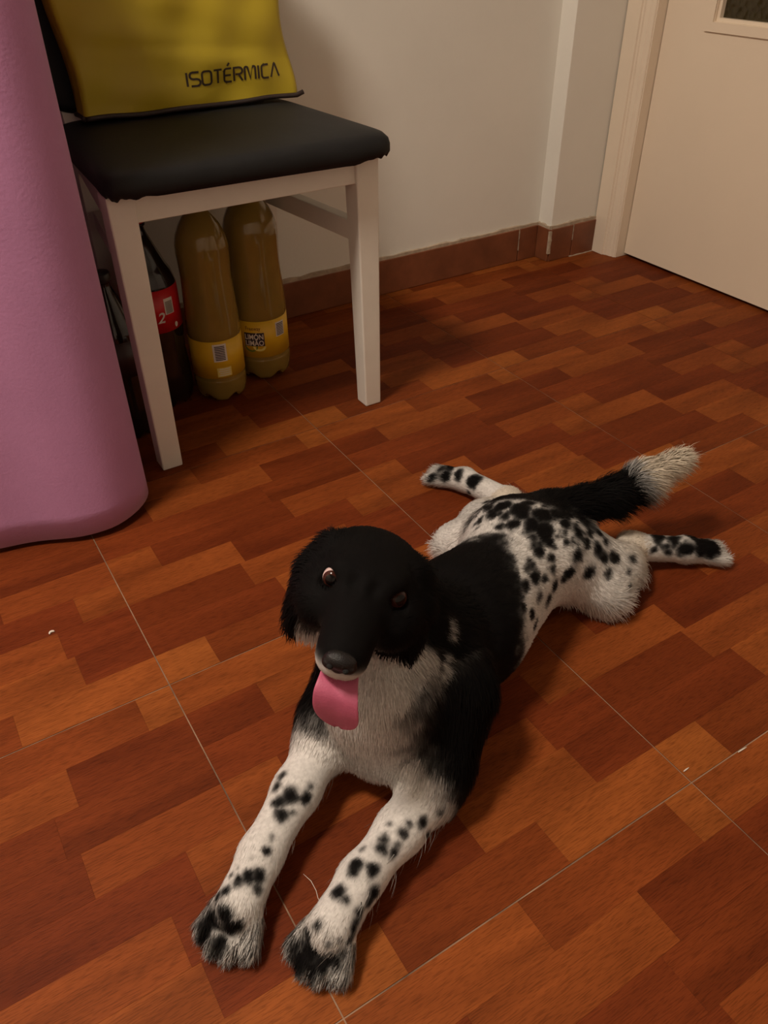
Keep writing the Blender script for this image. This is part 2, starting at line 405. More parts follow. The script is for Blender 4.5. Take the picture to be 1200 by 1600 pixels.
def make_cloth():
    out = cloth_outline(); n = len(out); TOP = 1.082
    cen = np.array([-.25, 1.38]); vs, fs = [], []
    zs = np.concatenate([np.linspace(.013, 1.03, 28), [1.05, 1.065, 1.075, 1.080, 1.082]])
    tang = np.roll(out, -1, 0)-np.roll(out, 1, 0); nr = np.stack([tang[:, 1], -tang[:, 0]], 1); nr /= np.linalg.norm(nr, axis=1)[:, None]
    sarc = np.arange(n)/n
    for z in zs:
        low = 1-min(1, z/1.03)
        wav = .006*np.sin(sarc*2*math.pi*9+.6)*(0.25+low)+.004*np.sin(sarc*2*math.pi*17+2.0+z*2)*low
        # keep the near corner quiet
        inn = 0.0 if z < 1.04 else {1.05: .001, 1.065: .004, 1.075: .010, 1.08: .018, 1.082: .030}[round(float(z), 3)]
        ring_ = out+nr*(wav*.7-inn)[:, None]
        hem = .004*np.sin(sarc*2*math.pi*5+1.0)*low if z < .03 else 0*sarc
        for k in range(n): vs.append((ring_[k, 0], ring_[k, 1], z+hem[k]))
    m = len(zs)
    for i in range(m-1):
        for k in range(n):
            a, b = i*n+k, i*n+(k+1) % n; fs.append((a, b, b+n, a+n))
    base = (m-1)*n; vs.append((cen[0], cen[1], TOP)); c = len(vs)-1
    for k in range(n): fs.append((base+k, base+(k+1) % n, c))
    return mesh_from('tablecloth', vs, fs, True)
cl = link('tablecloth', make_cloth(), M_CLOTH)
sol = cl.modifiers.new('thick', 'SOLIDIFY'); sol.thickness = .003; sol.offset = -1
tag(cl, 'pink cloth hanging to the floor in front of the chair', 'tablecloth')
tb = empty('table', (-.25, 1.35, 0), 'tall table hidden beneath the long pink cloth', 'table')
out = cloth_outline(); cen = np.array([-.25, 1.36]); ins = cen+(out-cen)*.93
loops = [[(p[0], p[1], z) for p in ins[::3]] for z in (1.045, 1.075)]
link('tabletop', loft('tabletop', loops, True, False), M_TABLE, tb)
for (x, y) in ((.12, 1.16), (.12, 1.50), (-.62, 1.33), (-.62, 1.50)):
    box('leg', x-.02, x+.02, y-.02, y+.02, 0, 1.046, M_TABLE, tb, bevel=.003)

# ------------------------------------------------------------------ chair
M_WHITE = simple('chair_paint', (.78, .74, .66), rough=.45, spec=.4, noise=.05, nscale=10, bump=.05, bscale=25)
M_SEAT = simple('black_vinyl', (.0080, .0085, .0090), rough=.6, spec=.3, noise=.2, nscale=20, bump=.06, bscale=90)
CX, CYF = .4975, 1.182
chair = empty('chair', (CX, 1.36, 0), 'white wooden chair with black padded seat holding the yellow bag', 'chair')
def leg(x_out, sgn, y0, y1, top, wt, wb, dt, db, back=0.0):
    """x_out outer face at the top/bottom (pair)"""
    xo_t, xo_b = x_out
    q = lambda xo, w, yf, d, z: [(xo, yf, z), (xo-sgn*w, yf, z), (xo-sgn*w, yf+d, z), (xo, yf+d, z)] if sgn < 0 else [(xo-w, yf, z), (xo, yf, z), (xo, yf+d, z), (xo-w, yf+d, z)]
    return hexa('leg', q(xo_b, wb, y0, db, 0.0006), q(xo_t, wt, y1, dt, top), M_WHITE, chair, .0025)
leg((.7205, .7190), 1, CYF, CYF, .462, .043, .034, .043, .034)
leg((.2720, .2720), -1, CYF, CYF, .462, .041, .036, .043, .036)
# rear legs run on upwards as back posts
for xo, s in ((.683, 1), (.312, -1)):
    q = lambda x, w, y, d, z: [(min(x, x-s*w), y, z), (max(x, x-s*w), y, z), (max(x, x-s*w), y+d, z), (min(x, x-s*w), y+d, z)]
    bm = bmesh.new()
    rings = [q(xo, .034, 1.545, .034, .0006), q(xo, .040, 1.520, .040, .30), q(xo, .040, 1.515, .040, .46), q(xo, .034, 1.590, .024, .70), q(xo, .030, 1.612, .020, .90)]
    link('leg', loft('leg', rings, True, False), M_WHITE, chair)
def rounded_pad(name, x0, x1, z0, z1, yf, th, lean, mat, parent):
    loops = []
    for j, (sh, dy) in enumerate(((.010, 1.0), (.002, .85), (0, .6), (0, .35), (.003, .14), (.012, .03), (.03, 0.0))):
        L = []
        for k in range(72):
            a = 2*math.pi*k/72; e = .22
            cx = math.copysign(abs(math.cos(a))**e, math.cos(a)); cz = math.copysign(abs(math.sin(a))**e, math.sin(a))
            z = (z0+z1)/2+cz*((z1-z0)/2-sh); x = (x0+x1)/2+cx*((x1-x0)/2-sh)
            L.append((x, yf+th*dy+lean*(z-z0), z))
        loops.append(L)
    return link(name, loft(name, loops), mat, parent)
rounded_pad('backrest', .286, .684, .507, .905, 1.518, .030, .13, M_SEAT, chair)
# aprons and stretchers
box('apron', .306, .684, CYF+.006, CYF+.028, .420, .466, M_WHITE, chair, bevel=.0015)
hexa('apron', [(.700, CYF+.03, .415), (.718, CYF+.03, .415), (.718, CYF+.03, .464), (.700, CYF+.03, .464)], [(.658, 1.53, .415), (.678, 1.53, .415), (.678, 1.53, .464), (.658, 1.53, .464)], M_WHITE, chair, .001)
hexa('apron', [(.276, CYF+.03, .415), (.294, CYF+.03, .415), (.294, CYF+.03, .464), (.276, CYF+.03, .464)], [(.317, 1.53, .415), (.337, 1.53, .415), (.337, 1.53, .464), (.317, 1.53, .464)], M_WHITE, chair, .001)
box('apron', .345, .650, 1.528, 1.548, .415, .464, M_WHITE, chair, bevel=.001)
hexa('stretcher', [(.684, CYF+.030, .318), (.706, CYF+.030, .318), (.706, CYF+.030, .352), (.684, CYF+.030, .352)], [(.648, 1.528, .318), (.670, 1.528, .318), (.670, 1.528, .352), (.648, 1.528, .352)], M_WHITE, chair, .0015)
hexa('stretcher', [(.288, CYF+.030, .318), (.310, CYF+.030, .318), (.310, CYF+.030, .352), (.288, CYF+.030, .352)], [(.324, 1.528, .318), (.346, 1.528, .318), (.346, 1.528, .352), (.324, 1.528, .352)], M_WHITE, chair, .0015)
# padded seat: rounded trapezoid, domed top, fabric pulled under in scallops
def seat_mesh():
    n = 144; YF, YB, HF, HB = 1.150, 1.548, .239, .214; SX = .5035
    def outline(shrink):
        pts = []
        for k in range(n):
            a = 2*math.pi*k/n; e = .17
            cx = math.copysign(abs(math.cos(a))**e, math.cos(a)); cy = math.copysign(abs(math.sin(a))**e, math.sin(a))
            y = (YF+YB)/2+cy*((YB-YF)/2-shrink); t = (y-YF)/(YB-YF); hw = HF+(HB-HF)*t-shrink
            pts.append((SX+cx*hw, y))
        return pts
    prof = [(.030, .4655, 0), (.010, .4650, .3), (.004, .462, 1.0), (.0, .470, .5), (.0, .480, 0), (.002, .488, 0), (.008, .4945, 0), (.020, .4985, 0), (.050, .5015, 0), (.10, .5035, 0), (.16, .5045, 0)]
    loops = []
    for sh, z, sc in prof:
        L = []
        for k, (x, y) in enumerate(outline(sh)):
            w = sc*(.0016*math.sin(k*.61+.7)+.0010*math.sin(k*1.3)+.0014*math.sin(k*.27))
            L.append((x, y, z+w))
        loops.append(L)
    return loft('seat', loops)
link('seat', seat_mesh(), M_SEAT, chair)

# ------------------------------------------------------------------ yellow insulated bag on the seat
def bag_material():
    w = NT('yellow_bag'); b = w.b; b.inputs['Roughness'].default_value = .46; b.inputs['Specular IOR Level'].default_value = .45
    tc = w.n('ShaderNodeTexCoord'); nz = w.n('ShaderNodeTexNoise', i_Scale=5.0, i_Detail=4.0); w.l(tc, 'Object', nz, 'Vector')
    r = w.ramp([(.3, (.42, .315, .014)), (.7, (.48, .370, .020))]); w.l(nz, 'Fac', r, 'Fac'); w.l(r, 'Color', b, 'Base Color')
    n2 = w.n('ShaderNodeTexNoise', i_Scale=6.0, i_Detail=2.0, i_Distortion=.8); mp = w.n('ShaderNodeMapping'); mp.inputs['Scale'].default_value = (.55, 1, 1.6); w.l(tc, 'Object', mp, 'Vector'); w.l(mp, 'Vector', n2, 'Vector')
    bp = w.n('ShaderNodeBump', i_Strength=.30, i_Distance=.012); w.l(n2, 'Fac', bp, 'Height'); w.l(bp, 'Normal', b, 'Normal')
    return w.m
M_BAG = bag_material()
M_BAGTRIM = simple('bag_trim', (.022, .012, .010), rough=.6, noise=.2)
BZ0, BH, BX0, BX1, BYF, BYB = .5055, .34, .331, .714, 1.452, 1.510
def bag_front(x, z):
    """depth (y) of the bag's front face at x,z"""
    u = (x-BX0)/(BX1-BX0); v = (z-BZ0)/BH
    u = min(max(u, 0), 1); v = min(max(v, 0), 1)
    bulge = .022*(math.sin(math.pi*u)**.7)*(math.sin(math.pi*(min(v, .97)*.9+.05))**.8)
    wr = .0045*math.sin(9*u+6*v+1)*math.sin(7*v*math.pi)*(.3+u*(1-u)*2)+.0025*math.sin(23*u-11*v)+.0030*math.exp(-((v-.33+.10*u)/.035)**2)*math.sin(math.pi*u)
    lean = .030*v
    return BYF+.006-bulge+wr*.8+lean
def bag_xs(v):
    return BX0-.020*v+.004*math.sin(v*9), BX1-.026*v+.005*math.sin(v*11+1)
def bag_mesh():
    loops = []; NV, NF = 56, 72
    for i in range(NV+1):
        v = i/NV; z = BZ0+.004+(BH-.004)*v; a, b = bag_xs(v); L = []
        for k in range(NF+1):
            x = a+(b-a)*k/NF; yy = bag_front(BX0+(BX1-BX0)*k/NF, z)
            if k in (0, NF): yy += .004
            L.append((x, yy, z))
        back = BYB-.004+.022*v
        yf = bag_front(BX1, z); tuck = .010*math.sin(math.pi*min(1, v*1.1))
        for t in (.2, .4, .6, .8): L.append((b-tuck*math.sin(math.pi*t), yf+(back-yf)*t, z))
        for k in range(13): L.append((b+(a-b)*k/12, back, z))
        yf = bag_front(BX0, z)
        for t in (.8, .6, .4, .2): L.append((a+tuck*math.sin(math.pi*t), yf+(back-yf)*t, z))
        loops.append(L)
    return loft('bag_body', loops)
bag = empty('insulated_bag', ((BX0+BX1)/2, 1.50, BZ0), 'yellow insulated carrier bag with black lettering standing on the chair seat', 'bag')
link('bag_body', bag_mesh(), M_BAG, bag)
# dark piping round the bottom edge with loose stub at the right corner
def tube_mesh(name, pts, rad, n=10, cap=True):
    pts = [Vector(p) for p in pts]; loops = []; up = Vector((0, 0, 1))
    for i, p in enumerate(pts):
        t = (pts[min(i+1, len(pts)-1)]-pts[max(i-1, 0)]).normalized()
        if abs(t.dot(up)) > .95: up = Vector((1, 0, 0))
        s = t.cross(up).normalized(); u = s.cross(t); r = rad[i] if hasattr(rad, '__len__') else rad
        loops.append([tuple(p+s*(r*math.cos(2*math.pi*k/n))+u*(r*math.sin(2*math.pi*k/n))) for k in range(n)])
    return loft(name, loops)
zt = BZ0+.0055
pts = [(BX0+(BX1-BX0)*t, bag_front(BX0+(BX1-BX0)*t, zt)-.0022, zt+.001*math.sin(t*17)) for t in np.linspace(0.002, 1, 40)]+[(BX1+.012, bag_front(BX1, zt)-.004, zt+.0035)]
link('piping', tube_mesh('piping', pts, .0040), M_BAGTRIM, bag)
pts = [(BX0-.001+.003*math.sin(t*3), bag_front(BX0, zt)+(BYB-bag_front(BX0, zt))*t, zt) for t in np.linspace(0, 1, 8)]
link('piping', tube_mesh('piping', pts, .0042), M_BAGTRIM, bag)
for yy in (0, 1):
    yb = bag_front(.52, BZ0+BH-.02)-.004 if yy == 0 else BYB+.024
    pts = [(.45+.14*t, yb+.003*math.sin(math.pi*t), BZ0+BH-.05+.16*math.sin(math.pi*t)) for t in np.linspace(0, 1, 20)]
    link('handle', tube_mesh('handle', pts, .006), M_BAGTRIM, bag)
# lettering: stroked capitals wrapped on the bag's front
def stroke(bm, pts, w, place):
    P_ = [Vector((p[0], p[1], 0)) for p in pts]; L, R_ = [], []
    for i, p in enumerate(P_):
        t1 = (p-P_[i-1]).normalized() if i > 0 else (P_[1]-p).normalized()
        t2 = (P_[i+1]-p).normalized() if i < len(P_)-1 else t1
        t = (t1+t2).normalized() if (t1+t2).length > 1e-6 else t1
        nn = Vector((-t.y, t.x, 0)); c = max(.5, nn.dot(Vector((-t1.y, t1.x, 0))))
        L.append(p+nn*(w/2/c)); R_.append(p-nn*(w/2/c))
    vl = [bm.verts.new(place(p.x, p.y)) for p in L]; vr = [bm.verts.new(place(p.x, p.y)) for p in R_]
    for i in range(len(P_)-1): bm.faces.new((vr[i], vr[i+1], vl[i+1], vl[i]))
def arc(cx, cy, r, a0, a1, n=5):
    return [(cx+r*math.cos(math.radians(a0+(a1-a0)*i/n)), cy+r*math.sin(math.radians(a0+(a1-a0)*i/n))) for i in range(n+1)]
R_ = .2
GL = {'I': (.12, [[(.06, 0), (.06, .5), (.06, 1)]]),
      'S': (.66, [[(0, .0), (.46, 0)]+arc(.46, .25, .25, -90, 90)[1:]+[(.2, .5)]+arc(.2, .75, .25, 270, 90)[1:]+[(.64, 1)]]),
      'O': (.72, [arc(.22, .22, .22, 180, 270)+arc(.5, .22, .22, 270, 360)+arc(.5, .78, .22, 0, 90)+arc(.22, .78, .22, 90, 180)+[(0, .5), (0, .22)]]),
      'T': (.66, [[(0, 1), (.33, 1), (.66, 1)], [(.33, 1), (.33, .5), (.33, 0)]]),
      'E': (.60, [[(.60, 0), (.2, 0)]+arc(.2, .2, .2, 270, 180)+[(0, .8)]+arc(.2, .8, .2, 180, 90)+[(.60, 1)], [(0, .5), (.3, .5), (.55, .5)], [(.26, 1.20), (.44, 1.42)]]),
      'R': (.66, [[(0, 0), (0, .5), (0, 1), (.4, 1)]+arc(.42, .75, .25, 90, -90)+[(.12, .5)], [(.36, .5), (.66, 0)]]),
      'M': (.84, [[(0, 0), (.0, .8)]+arc(.12, .86, .13, 180, 20)+[(.42, .08), (.60, .92)]+arc(.72, .86, .13, 160, 0)+[(.84, .8), (.84, 0)]]),
      'C': (.60, [[(.60, 1), (.24, 1)]+arc(.24, .76, .24, 90, 180)+[(0, .5)]+arc(.24, .24, .24, 180, 270)+[(.60, 0)]]),
      'A': (.72, [[(0, 0), (.31, .95), (.36, 1), (.41, .95), (.72, 0)]])}
def letter_bm(word, x0, x1, z0, h, slope=0.0):
    adv = []; gap = .20; X = 0
    for ch in word: adv.append(X); X += GL[ch][0]+gap
    tot = X-gap; sx = (x1-x0)/tot
    bm = bmesh.new()
    def place(gx, gz):
        x = x0+gx*sx; z = z0+gz*h+slope*(x-x0)
        return (x, bag_front(BX0+(x-bag_xs((z-BZ0)/BH)[0])/(bag_xs((z-BZ0)/BH)[1]-bag_xs((z-BZ0)/BH)[0])*(BX1-BX0), z)-.0007, z)
    for ch, a in zip(word, adv):
        for st in GL[ch][1]: stroke(bm, [(p[0]+a, p[1]) for p in st], .155, place)
    return bm
M_INK = simple('black_ink', (.030, .016, .008), rough=.5)
bm = letter_bm('ISOTERMICA', .507, .682, .5435, .0205)
link('lettering', bm_mesh('lettering', bm), M_INK, bag)

# ------------------------------------------------------------------ bottles under the chair
def drink_material(name, col, trans, rough=.12):
    w = NT(name); b = w.b; b.inputs['Base Color'].default_value = (*col, 1); b.inputs['Roughness'].default_value = rough
    b.inputs['Transmission Weight'].default_value = trans; b.inputs['IOR'].default_value = 1.33
    b.inputs['Coat Weight'].default_value = .6; b.inputs['Coat Roughness'].default_value = .08
    tc = w.n('ShaderNodeTexCoord'); nz = w.n('ShaderNodeTexNoise', i_Scale=14.0); w.l(tc, 'Object', nz, 'Vector')
    r = w.ramp([(.3, tuple(c*.9 for c in col)), (.7, tuple(c*1.1 for c in col))]); w.l(nz, 'Fac', r, 'Fac'); w.l(r, 'Color', b, 'Base Color')
    return w.m
M_LEMON = drink_material('cloudy_lemon_drink', (.36, .235, .05), .30)
M_COLA = drink_material('cola_drink', (.014, .008, .006), .2, .1)
M_LYEL = simple('yellow_label', (.80, .48, .02), rough=.4, noise=.05)
M_LRED = simple('red_label', (.60, .012, .016), rough=.4, noise=.05)
M_PRINT_W = simple('white_print', (.75, .70, .64), rough=.5)
M_PRINT_D = simple('dark_print', (.030, .016, .035), rough=.5)
M_PRINT_R = simple('maroon_print', (.16, .035, .012), rough=.5)
M_PRINT_G = simple('lime_print', (.16, .22, .03), rough=.5)
M_PRINT_Y = simple('pale_lemon_print', (.78, .62, .16), rough=.5)
M_CAPY = simple('yellow_cap', (.70, .45, .03), rough=.4); M_CAPR = simple('red_cap', (.30, .012, .012), rough=.4)
def petal(r, z, a):
    if z > .035: return 0
    return .010*(1-z/.035)*max(0, math.cos(5*a+.4))*min(1, r/.04) - 0.0
LEMON_PROF = [(.012, .008), (.030, .002), (.044, .001), (.0515, .010), (.0550, .028), (.0555, .045), (.0545, .048), (.0545, .132), (.0555, .135), (.0550, .158), (.0530, .190), (.0510, .220), (.0503, .245), (.0510, .268), (.0520, .288), (.0510, .304), (.0470, .320), (.0390, .336), (.0290, .350), (.0205, .361), (.0160, .369), (.0140, .376), (.0140, .382), (.0165, .384), (.0165, .387), (.0138, .389), (.0138, .3965)]
COLA_PROF = [(.012, .008), (.030, .002), (.042, .001), (.049, .010), (.0525, .028), (.0525, .060), (.0505, .090), (.0495, .120), (.0510, .145), (.0515, .155), (.0515, .242), (.0505, .247), (.0460, .262), (.0385, .276), (.030, .296), (.0225, .314), (.0165, .328), (.0140, .336), (.0140, .342), (.0165, .344), (.0165, .347), (.0138, .349), (.0138, .3565)]
CAP_PROF = [(.0150, -.0095), (.0152, -.0085), (.0152, .0035), (.0140, .0060), (.0050, .0065)]
def smooth_prof(prof, sub=3):
    P_ = np.array(prof); t = np.arange(len(P_)); q = np.linspace(0, len(P_)-1, (len(P_)-1)*sub+1)
    return [tuple(v) for v in np.stack([np.interp(q, t, P_[:, 0]), np.interp(q, t, P_[:, 1])], 1)]
def band(name, r, z0, z1, mat, parent, loc):
    me = lathe_mesh(name, [(r-.001, z0), (r, z0), (r, z1), (r-.001, z1)], 56)
    # open the two end caps
    bm = bmesh.new(); bm.from_mesh(me); bmesh.ops.delete(bm, geom=[f for f in bm.faces if len(f.verts) > 4], context='FACES')
    bm.to_mesh(me); bm.free(); me.update(); me.polygons.foreach_set('use_smooth', [True]*len(me.polygons))
    return link(name, me, mat, parent, (0, 0, 0))
def decal(name, parts, r, mat, parent, ang, z, off=.0006):
    """parts: list of polygons [(u,v)...] in metres, wrapped round the bottle at angle ang"""
    vs, fs = [], []
    for poly in parts:
        o = len(vs)
        for u, v in poly:
            a = ang+u/r; vs.append(((r+off)*math.cos(a), (r+off)*math.sin(a), z+v))
        fs.append(tuple(range(o, o+len(poly))))
    me = mesh_from(name, vs, fs); return link(name, me, mat, parent, (0, 0, 0))
def rect(u0, u1, v0, v1, n=6):
    out = []
    for i in range(n):
        a, b = u0+(u1-u0)*i/n, u0+(u1-u0)*(i+1)/n; out.append([(a, v0), (b, v0), (b, v1), (a, v1)])
    return out
def text_decal(name, txt, h, r, mat, parent, ang, z, off=.0009, width=None, bold=0.0, shear=0.0):
    cu = bpy.data.curves.new(name, 'FONT'); cu.body = txt; cu.size = h*1.38; cu.align_x = 'CENTER'; cu.offset = bold; cu.shear = shear; cu.resolution_u = 3
    o = bpy.data.objects.new(name, cu); COL.objects.link(o)
    dg = bpy.context.evaluated_depsgraph_get(); me = bpy.data.meshes.new_from_object(o.evaluated_get(dg)); bpy.data.objects.remove(o); bpy.data.curves.remove(cu)
    n = len(me.vertices); co = np.empty(n*3, np.float32); me.vertices.foreach_get('co', co); co = co.reshape(-1, 3)
    if width:
        w = co[:, 0].max()-co[:, 0].min(); co[:, 0] *= width/w
    a = ang+co[:, 0]/r; out = np.stack([(r+off)*np.cos(a), (r+off)*np.sin(a), z+co[:, 1]], 1)
    me.vertices.foreach_set('co', out.astype(np.float32).ravel()); me.update(); me.materials.clear()
    return link(name, me, mat, parent, (0, 0, 0))
def bottle(name, x, y, prof, mat, capm, label_mat, lz0, lz1, lr, label, rot=0.0):
    b = empty(name, (x, y, 0), label, 'bottle')
    link('bottle_body', lathe_mesh('bottle_body', smooth_prof(prof), 60, petal), mat, b, (0, 0, 0))
    top = prof[-1][1]; link('cap', lathe_mesh('cap', [(r, z+top) for r, z in CAP_PROF], 36), capm, b, (0, 0, 0))
    band('label_band', lr, lz0, lz1, label_mat, b, None)
    return b
def face_angle(x, y): return math.atan2(-y, -x)     # towards where the photograph was taken
LR = .0551
b1 = bottle('lemonade_bottle', .5860, 1.436, LEMON_PROF, M_LEMON, M_CAPY, M_LYEL, .054, .131, LR, 'lemonade bottle under the chair nearest the front leg, with lime picture on its yellow label')
a1 = face_angle(.5860, 1.436)
lb = [c for c in b1.children if c.name.startswith('label_band')][0]
def leaf_poly(cx, cy, rx, ry, a0, a1_, n=14): return [[(cx+rx*math.cos(a0+(a1_-a0)*i/n), cy+ry*math.sin(a0+(a1_-a0)*i/n)) for i in range(n+1)]]
AD = a1-.30
text_decal('brand_print', 'Freeway', .0085, LR, M_PRINT_R, lb, AD, .1135, width=.030)
decal('name_panel', rect(-.0205, .0205, -.0135, .0150, 10), LR, M_PRINT_D, lb, AD+.02, .093)
text_decal('name_print', 'LIMÓN', .0110, LR, M_PRINT_W, lb, AD+.02, .0945, .0012, width=.037, bold=.0003)
text_decal('name_print', 'LIMÃO', .0110, LR, M_PRINT_W, lb, AD+.02, .0812, .0012, width=.037, bold=.0003)
decal('lime_picture', leaf_poly(-.004, 0, .014, .012, math.pi, 2*math.pi), LR, M_PRINT_G, lb, AD-.05, .079)
decal('lemon_picture', leaf_poly(.006, 0, .013, .010, math.pi, 2*math.pi), LR, M_PRINT_Y, lb, AD+.08, .0785, .0008)
decal('barcode_panel', rect(-.011, .011, -.014, .016), LR, M_PRINT_W, lb, AD+1.05, .108)
decal('barcode', [q for k in range(8) for q in rect(-.009, .009, -.012+.0033*k, -.0102+.0033*k, 2)], LR, M_PRINT_D, lb, AD+1.05, .108, .001)
LR = .0551*.93
b2 = bottle('lemonade_bottle', .4725, 1.396, [(r*.93, z) for r, z in LEMON_PROF], M_LEMON, M_CAPY, M_LYEL, .054, .131, LR, 'lemonade bottle with barcode facing out, between the cola and the other lemonade')
a2 = face_angle(.4725, 1.396); lb = [c for c in b2.children if c.name.startswith('label_band')][0]
AD = a2+.10
decal('barcode_panel', rect(-.013, .013, -.018, .018), LR, M_PRINT_W, lb, AD, .108)
decal('barcode', [q for k in range(9) for q in rect(-.0095, .0095, -.015+.0034*k, -.0131+.0034*k, 2)], LR, M_PRINT_D, lb, AD, .108, .001)
decal('recycling_panel', rect(-.015, .013, -.009, .010), LR, M_PRINT_Y, lb, AD+.1, .067)
decal('small_print', [q for k in range(4) for q in rect(-.012+.002*(k % 2), .010, -.0065+.0042*k, -.0048+.0042*k, 2)], LR, M_PRINT_W, lb, AD+.1, .067, .001)
CR_ = .0522
b3 = bottle('cola_bottle', .3705, 1.428, COLA_PROF, M_COLA, M_CAPR, M_LRED, .160, .240, CR_, 'cola bottle with red label, just behind the front chair leg by the pink cloth')
a3 = face_angle(.3705, 1.428); lb = [c for c in b3.children if c.name.startswith('label_band')][0]
text_decal('size_print', '2', .020, CR_, M_PRINT_W, lb, a3+.24, .180, bold=.0004, shear=.25)
decal('barcode_panel', rect(-.0095, .0095, -.015, .015), CR_, M_PRINT_W, lb, a3+.62, .208)
decal('barcode', [q for k in range(13) for q in rect(-.0075, .0075, -.0135+.0018*k, -.0123+.0018*k, 2)], CR_, simple('grey_print', (.20, .17, .13), rough=.5), lb, a3+.62, .208, .001)
decal('small_mark', leaf_poly(0, 0, .0035, .005, 0, 2*math.pi), CR_, M_PRINT_W, lb, a3+.82, .169)
b4 = bottle('cola_bottle', .2755, 1.345, [(r*.84, z*.84) for r, z in COLA_PROF], M_COLA, simple('dark_cap', (.01, .008, .008), rough=.4), simple('dark_label', (.03, .012, .012), rough=.4), .128, .194, CR_*.84, 'smaller dark bottle glimpsed between the pink cloth and the left chair leg')

# ------------------------------------------------------------------ crumbs and a shed hair on the floor
def at_floor(px, py, z=0.0):
    d = ray(px, py); t = (z-CAM_H)/d[2]; return CAM_POS+t*d
M_CRUMB = simple('crumb', (.75, .68, .58), rough=.8, noise=.1)
c0 = at_floor(82, 990)
pts = [(c0[0]+.0035*math.cos(a), c0[1]+.003*math.sin(a), .0016) for a in np.linspace(.4, 3.4, 7)]
o = link('crumb', tube_mesh('crumb', pts, [.0008, .0014, .0016, .0017, .0015, .0013, .0007], 8), M_CRUMB)
tag(o, 'tiny white curved crumb on the floor below the pink cloth', 'crumb')
for (xa, ya, xb, yb, lab) in ((1068, 1206, 1076, 1200, 'white splinter on the floor joint, farther from the right photo edge'), (1153, 1176, 1166, 1168, 'white splinter on the floor joint, nearest the right photo edge')):
    p, q = at_floor(xa, ya), at_floor(xb, yb)
    pts = [(p[0]+(q[0]-p[0])*t, p[1]+(q[1]-p[1])*t, .0009) for t in np.linspace(0, 1, 4)]
    o = link('splinter', tube_mesh('splinter', pts, [.0005, .0008, .0008, .0004], 6), M_CRUMB); tag(o, lab, 'splinter', 'white splinters on the floor joint')
pts = [at_floor(474, 1366), at_floor(486, 1377), at_floor(494, 1392), at_floor(497, 1404), at_floor(502, 1412)]
pts = [(p[0], p[1], .0006) for p in pts]
o = link('shed_hair', tube_mesh('shed_hair', pts, [.00015, .0003, .0003, .0003, .00015], 6), M_CRUMB); tag(o, 'pale shed hair lying on the floor between the two front paws', 'hair')

# ------------------------------------------------------------------ the dog
DOG_A = math.radians(24.0)
DD = np.array([math.cos(DOG_A), math.sin(DOG_A), 0.0]); DN = np.array([-math.sin(DOG_A), math.cos(DOG_A), 0.0]); DC = np.array([.262, .452, 0.0])
ZUP = np.array([0.0, 0.0, 1.0])
def W(s, l, z): return DC+s*DD+l*DN+np.array([0, 0, z])
def unit(v): v = np.asarray(v, float); return v/np.linalg.norm(v)
# head frame: hx = dog's left, hy = nose direction, hz = crown
HE = np.array([.2727, .4790, .2830])              # midpoint between the eyes
HY = unit((-.617, -.745, .253))
_l0 = unit((-HY[1], HY[0], 0)); _u0 = np.cross(HY, _l0)
_rl = math.radians(14.8)
HX = math.cos(_rl)*_l0-math.sin(_rl)*_u0; HZ = np.cross(HY, HX)
def Hd(x, y, z): return HE+x*HX+y*HY+z*HZ

PRIMS = []   # dicts: kind, geometry, k (blend), flow, length, tag
def cap_(a, b, ra, rb, k=.02, flow=None, ln=.012, tg='body', lift=.35, dens=1.0):
    PRIMS.append(dict(kind='cap', a=np.asarray(a, float), b=np.asarray(b, float), ra=ra, rb=rb, k=k, flow=flow, ln=ln, tag=tg, lift=lift, dens=dens))
def ell_(c, rad, axes, k=.02, flow=None, ln=.012, tg='body', lift=.35, dens=1.0):
    PRIMS.append(dict(kind='ell', c=np.asarray(c, float), r=np.asarray(rad, float), ax=np.asarray(axes, float), k=k, flow=flow, ln=ln, tag=tg, lift=lift, dens=dens))
BAX = np.array([DD, DN, ZUP]); HAX = np.array([HX, HY, HZ])
back = DD*.9+ZUP*-.25; side = DD*.75-ZUP*.6
# trunk
cap_(W(.075, .010, .090), W(.20, .012, .086), .070, .074, .03, side, .009, 'body', .22, 1.2)
cap_(W(.20, .004, .088), W(.36, .004, .078), .078, .070, .03, side, .0085, 'body', .22, 1.2)
cap_(W(.36, .012, .078), W(.455, .006, .072), .064, .050, .03, side, .010, 'body', .22, 1.2)
ell_(W(.095, .012, .130), (.080, .052, .040), BAX, .03, back, .014, 'neck')
# chest and throat ruff
cap_(W(.045, .008, .076), W(.035, .008, .125), .058, .056, .03, -ZUP*.9-DD*.2, .013, 'chest', .2, 1.4)
cap_(W(.020, .004, .062), W(.010, .004, .150), .042, .044, .03, -ZUP, .014, 'chest', .2, 1.4)
# neck
cap_(W(.105, .012, .140), Hd(0, -.070, -.030), .060, .044, .03, W(.15, 0, .12)-Hd(0, -.05, 0), .014, 'neck')
cap_(W(.030, .006, .130), Hd(0, -.040, -.050), .054, .036, .03, -ZUP, .014, 'throat', .25, 1.3)
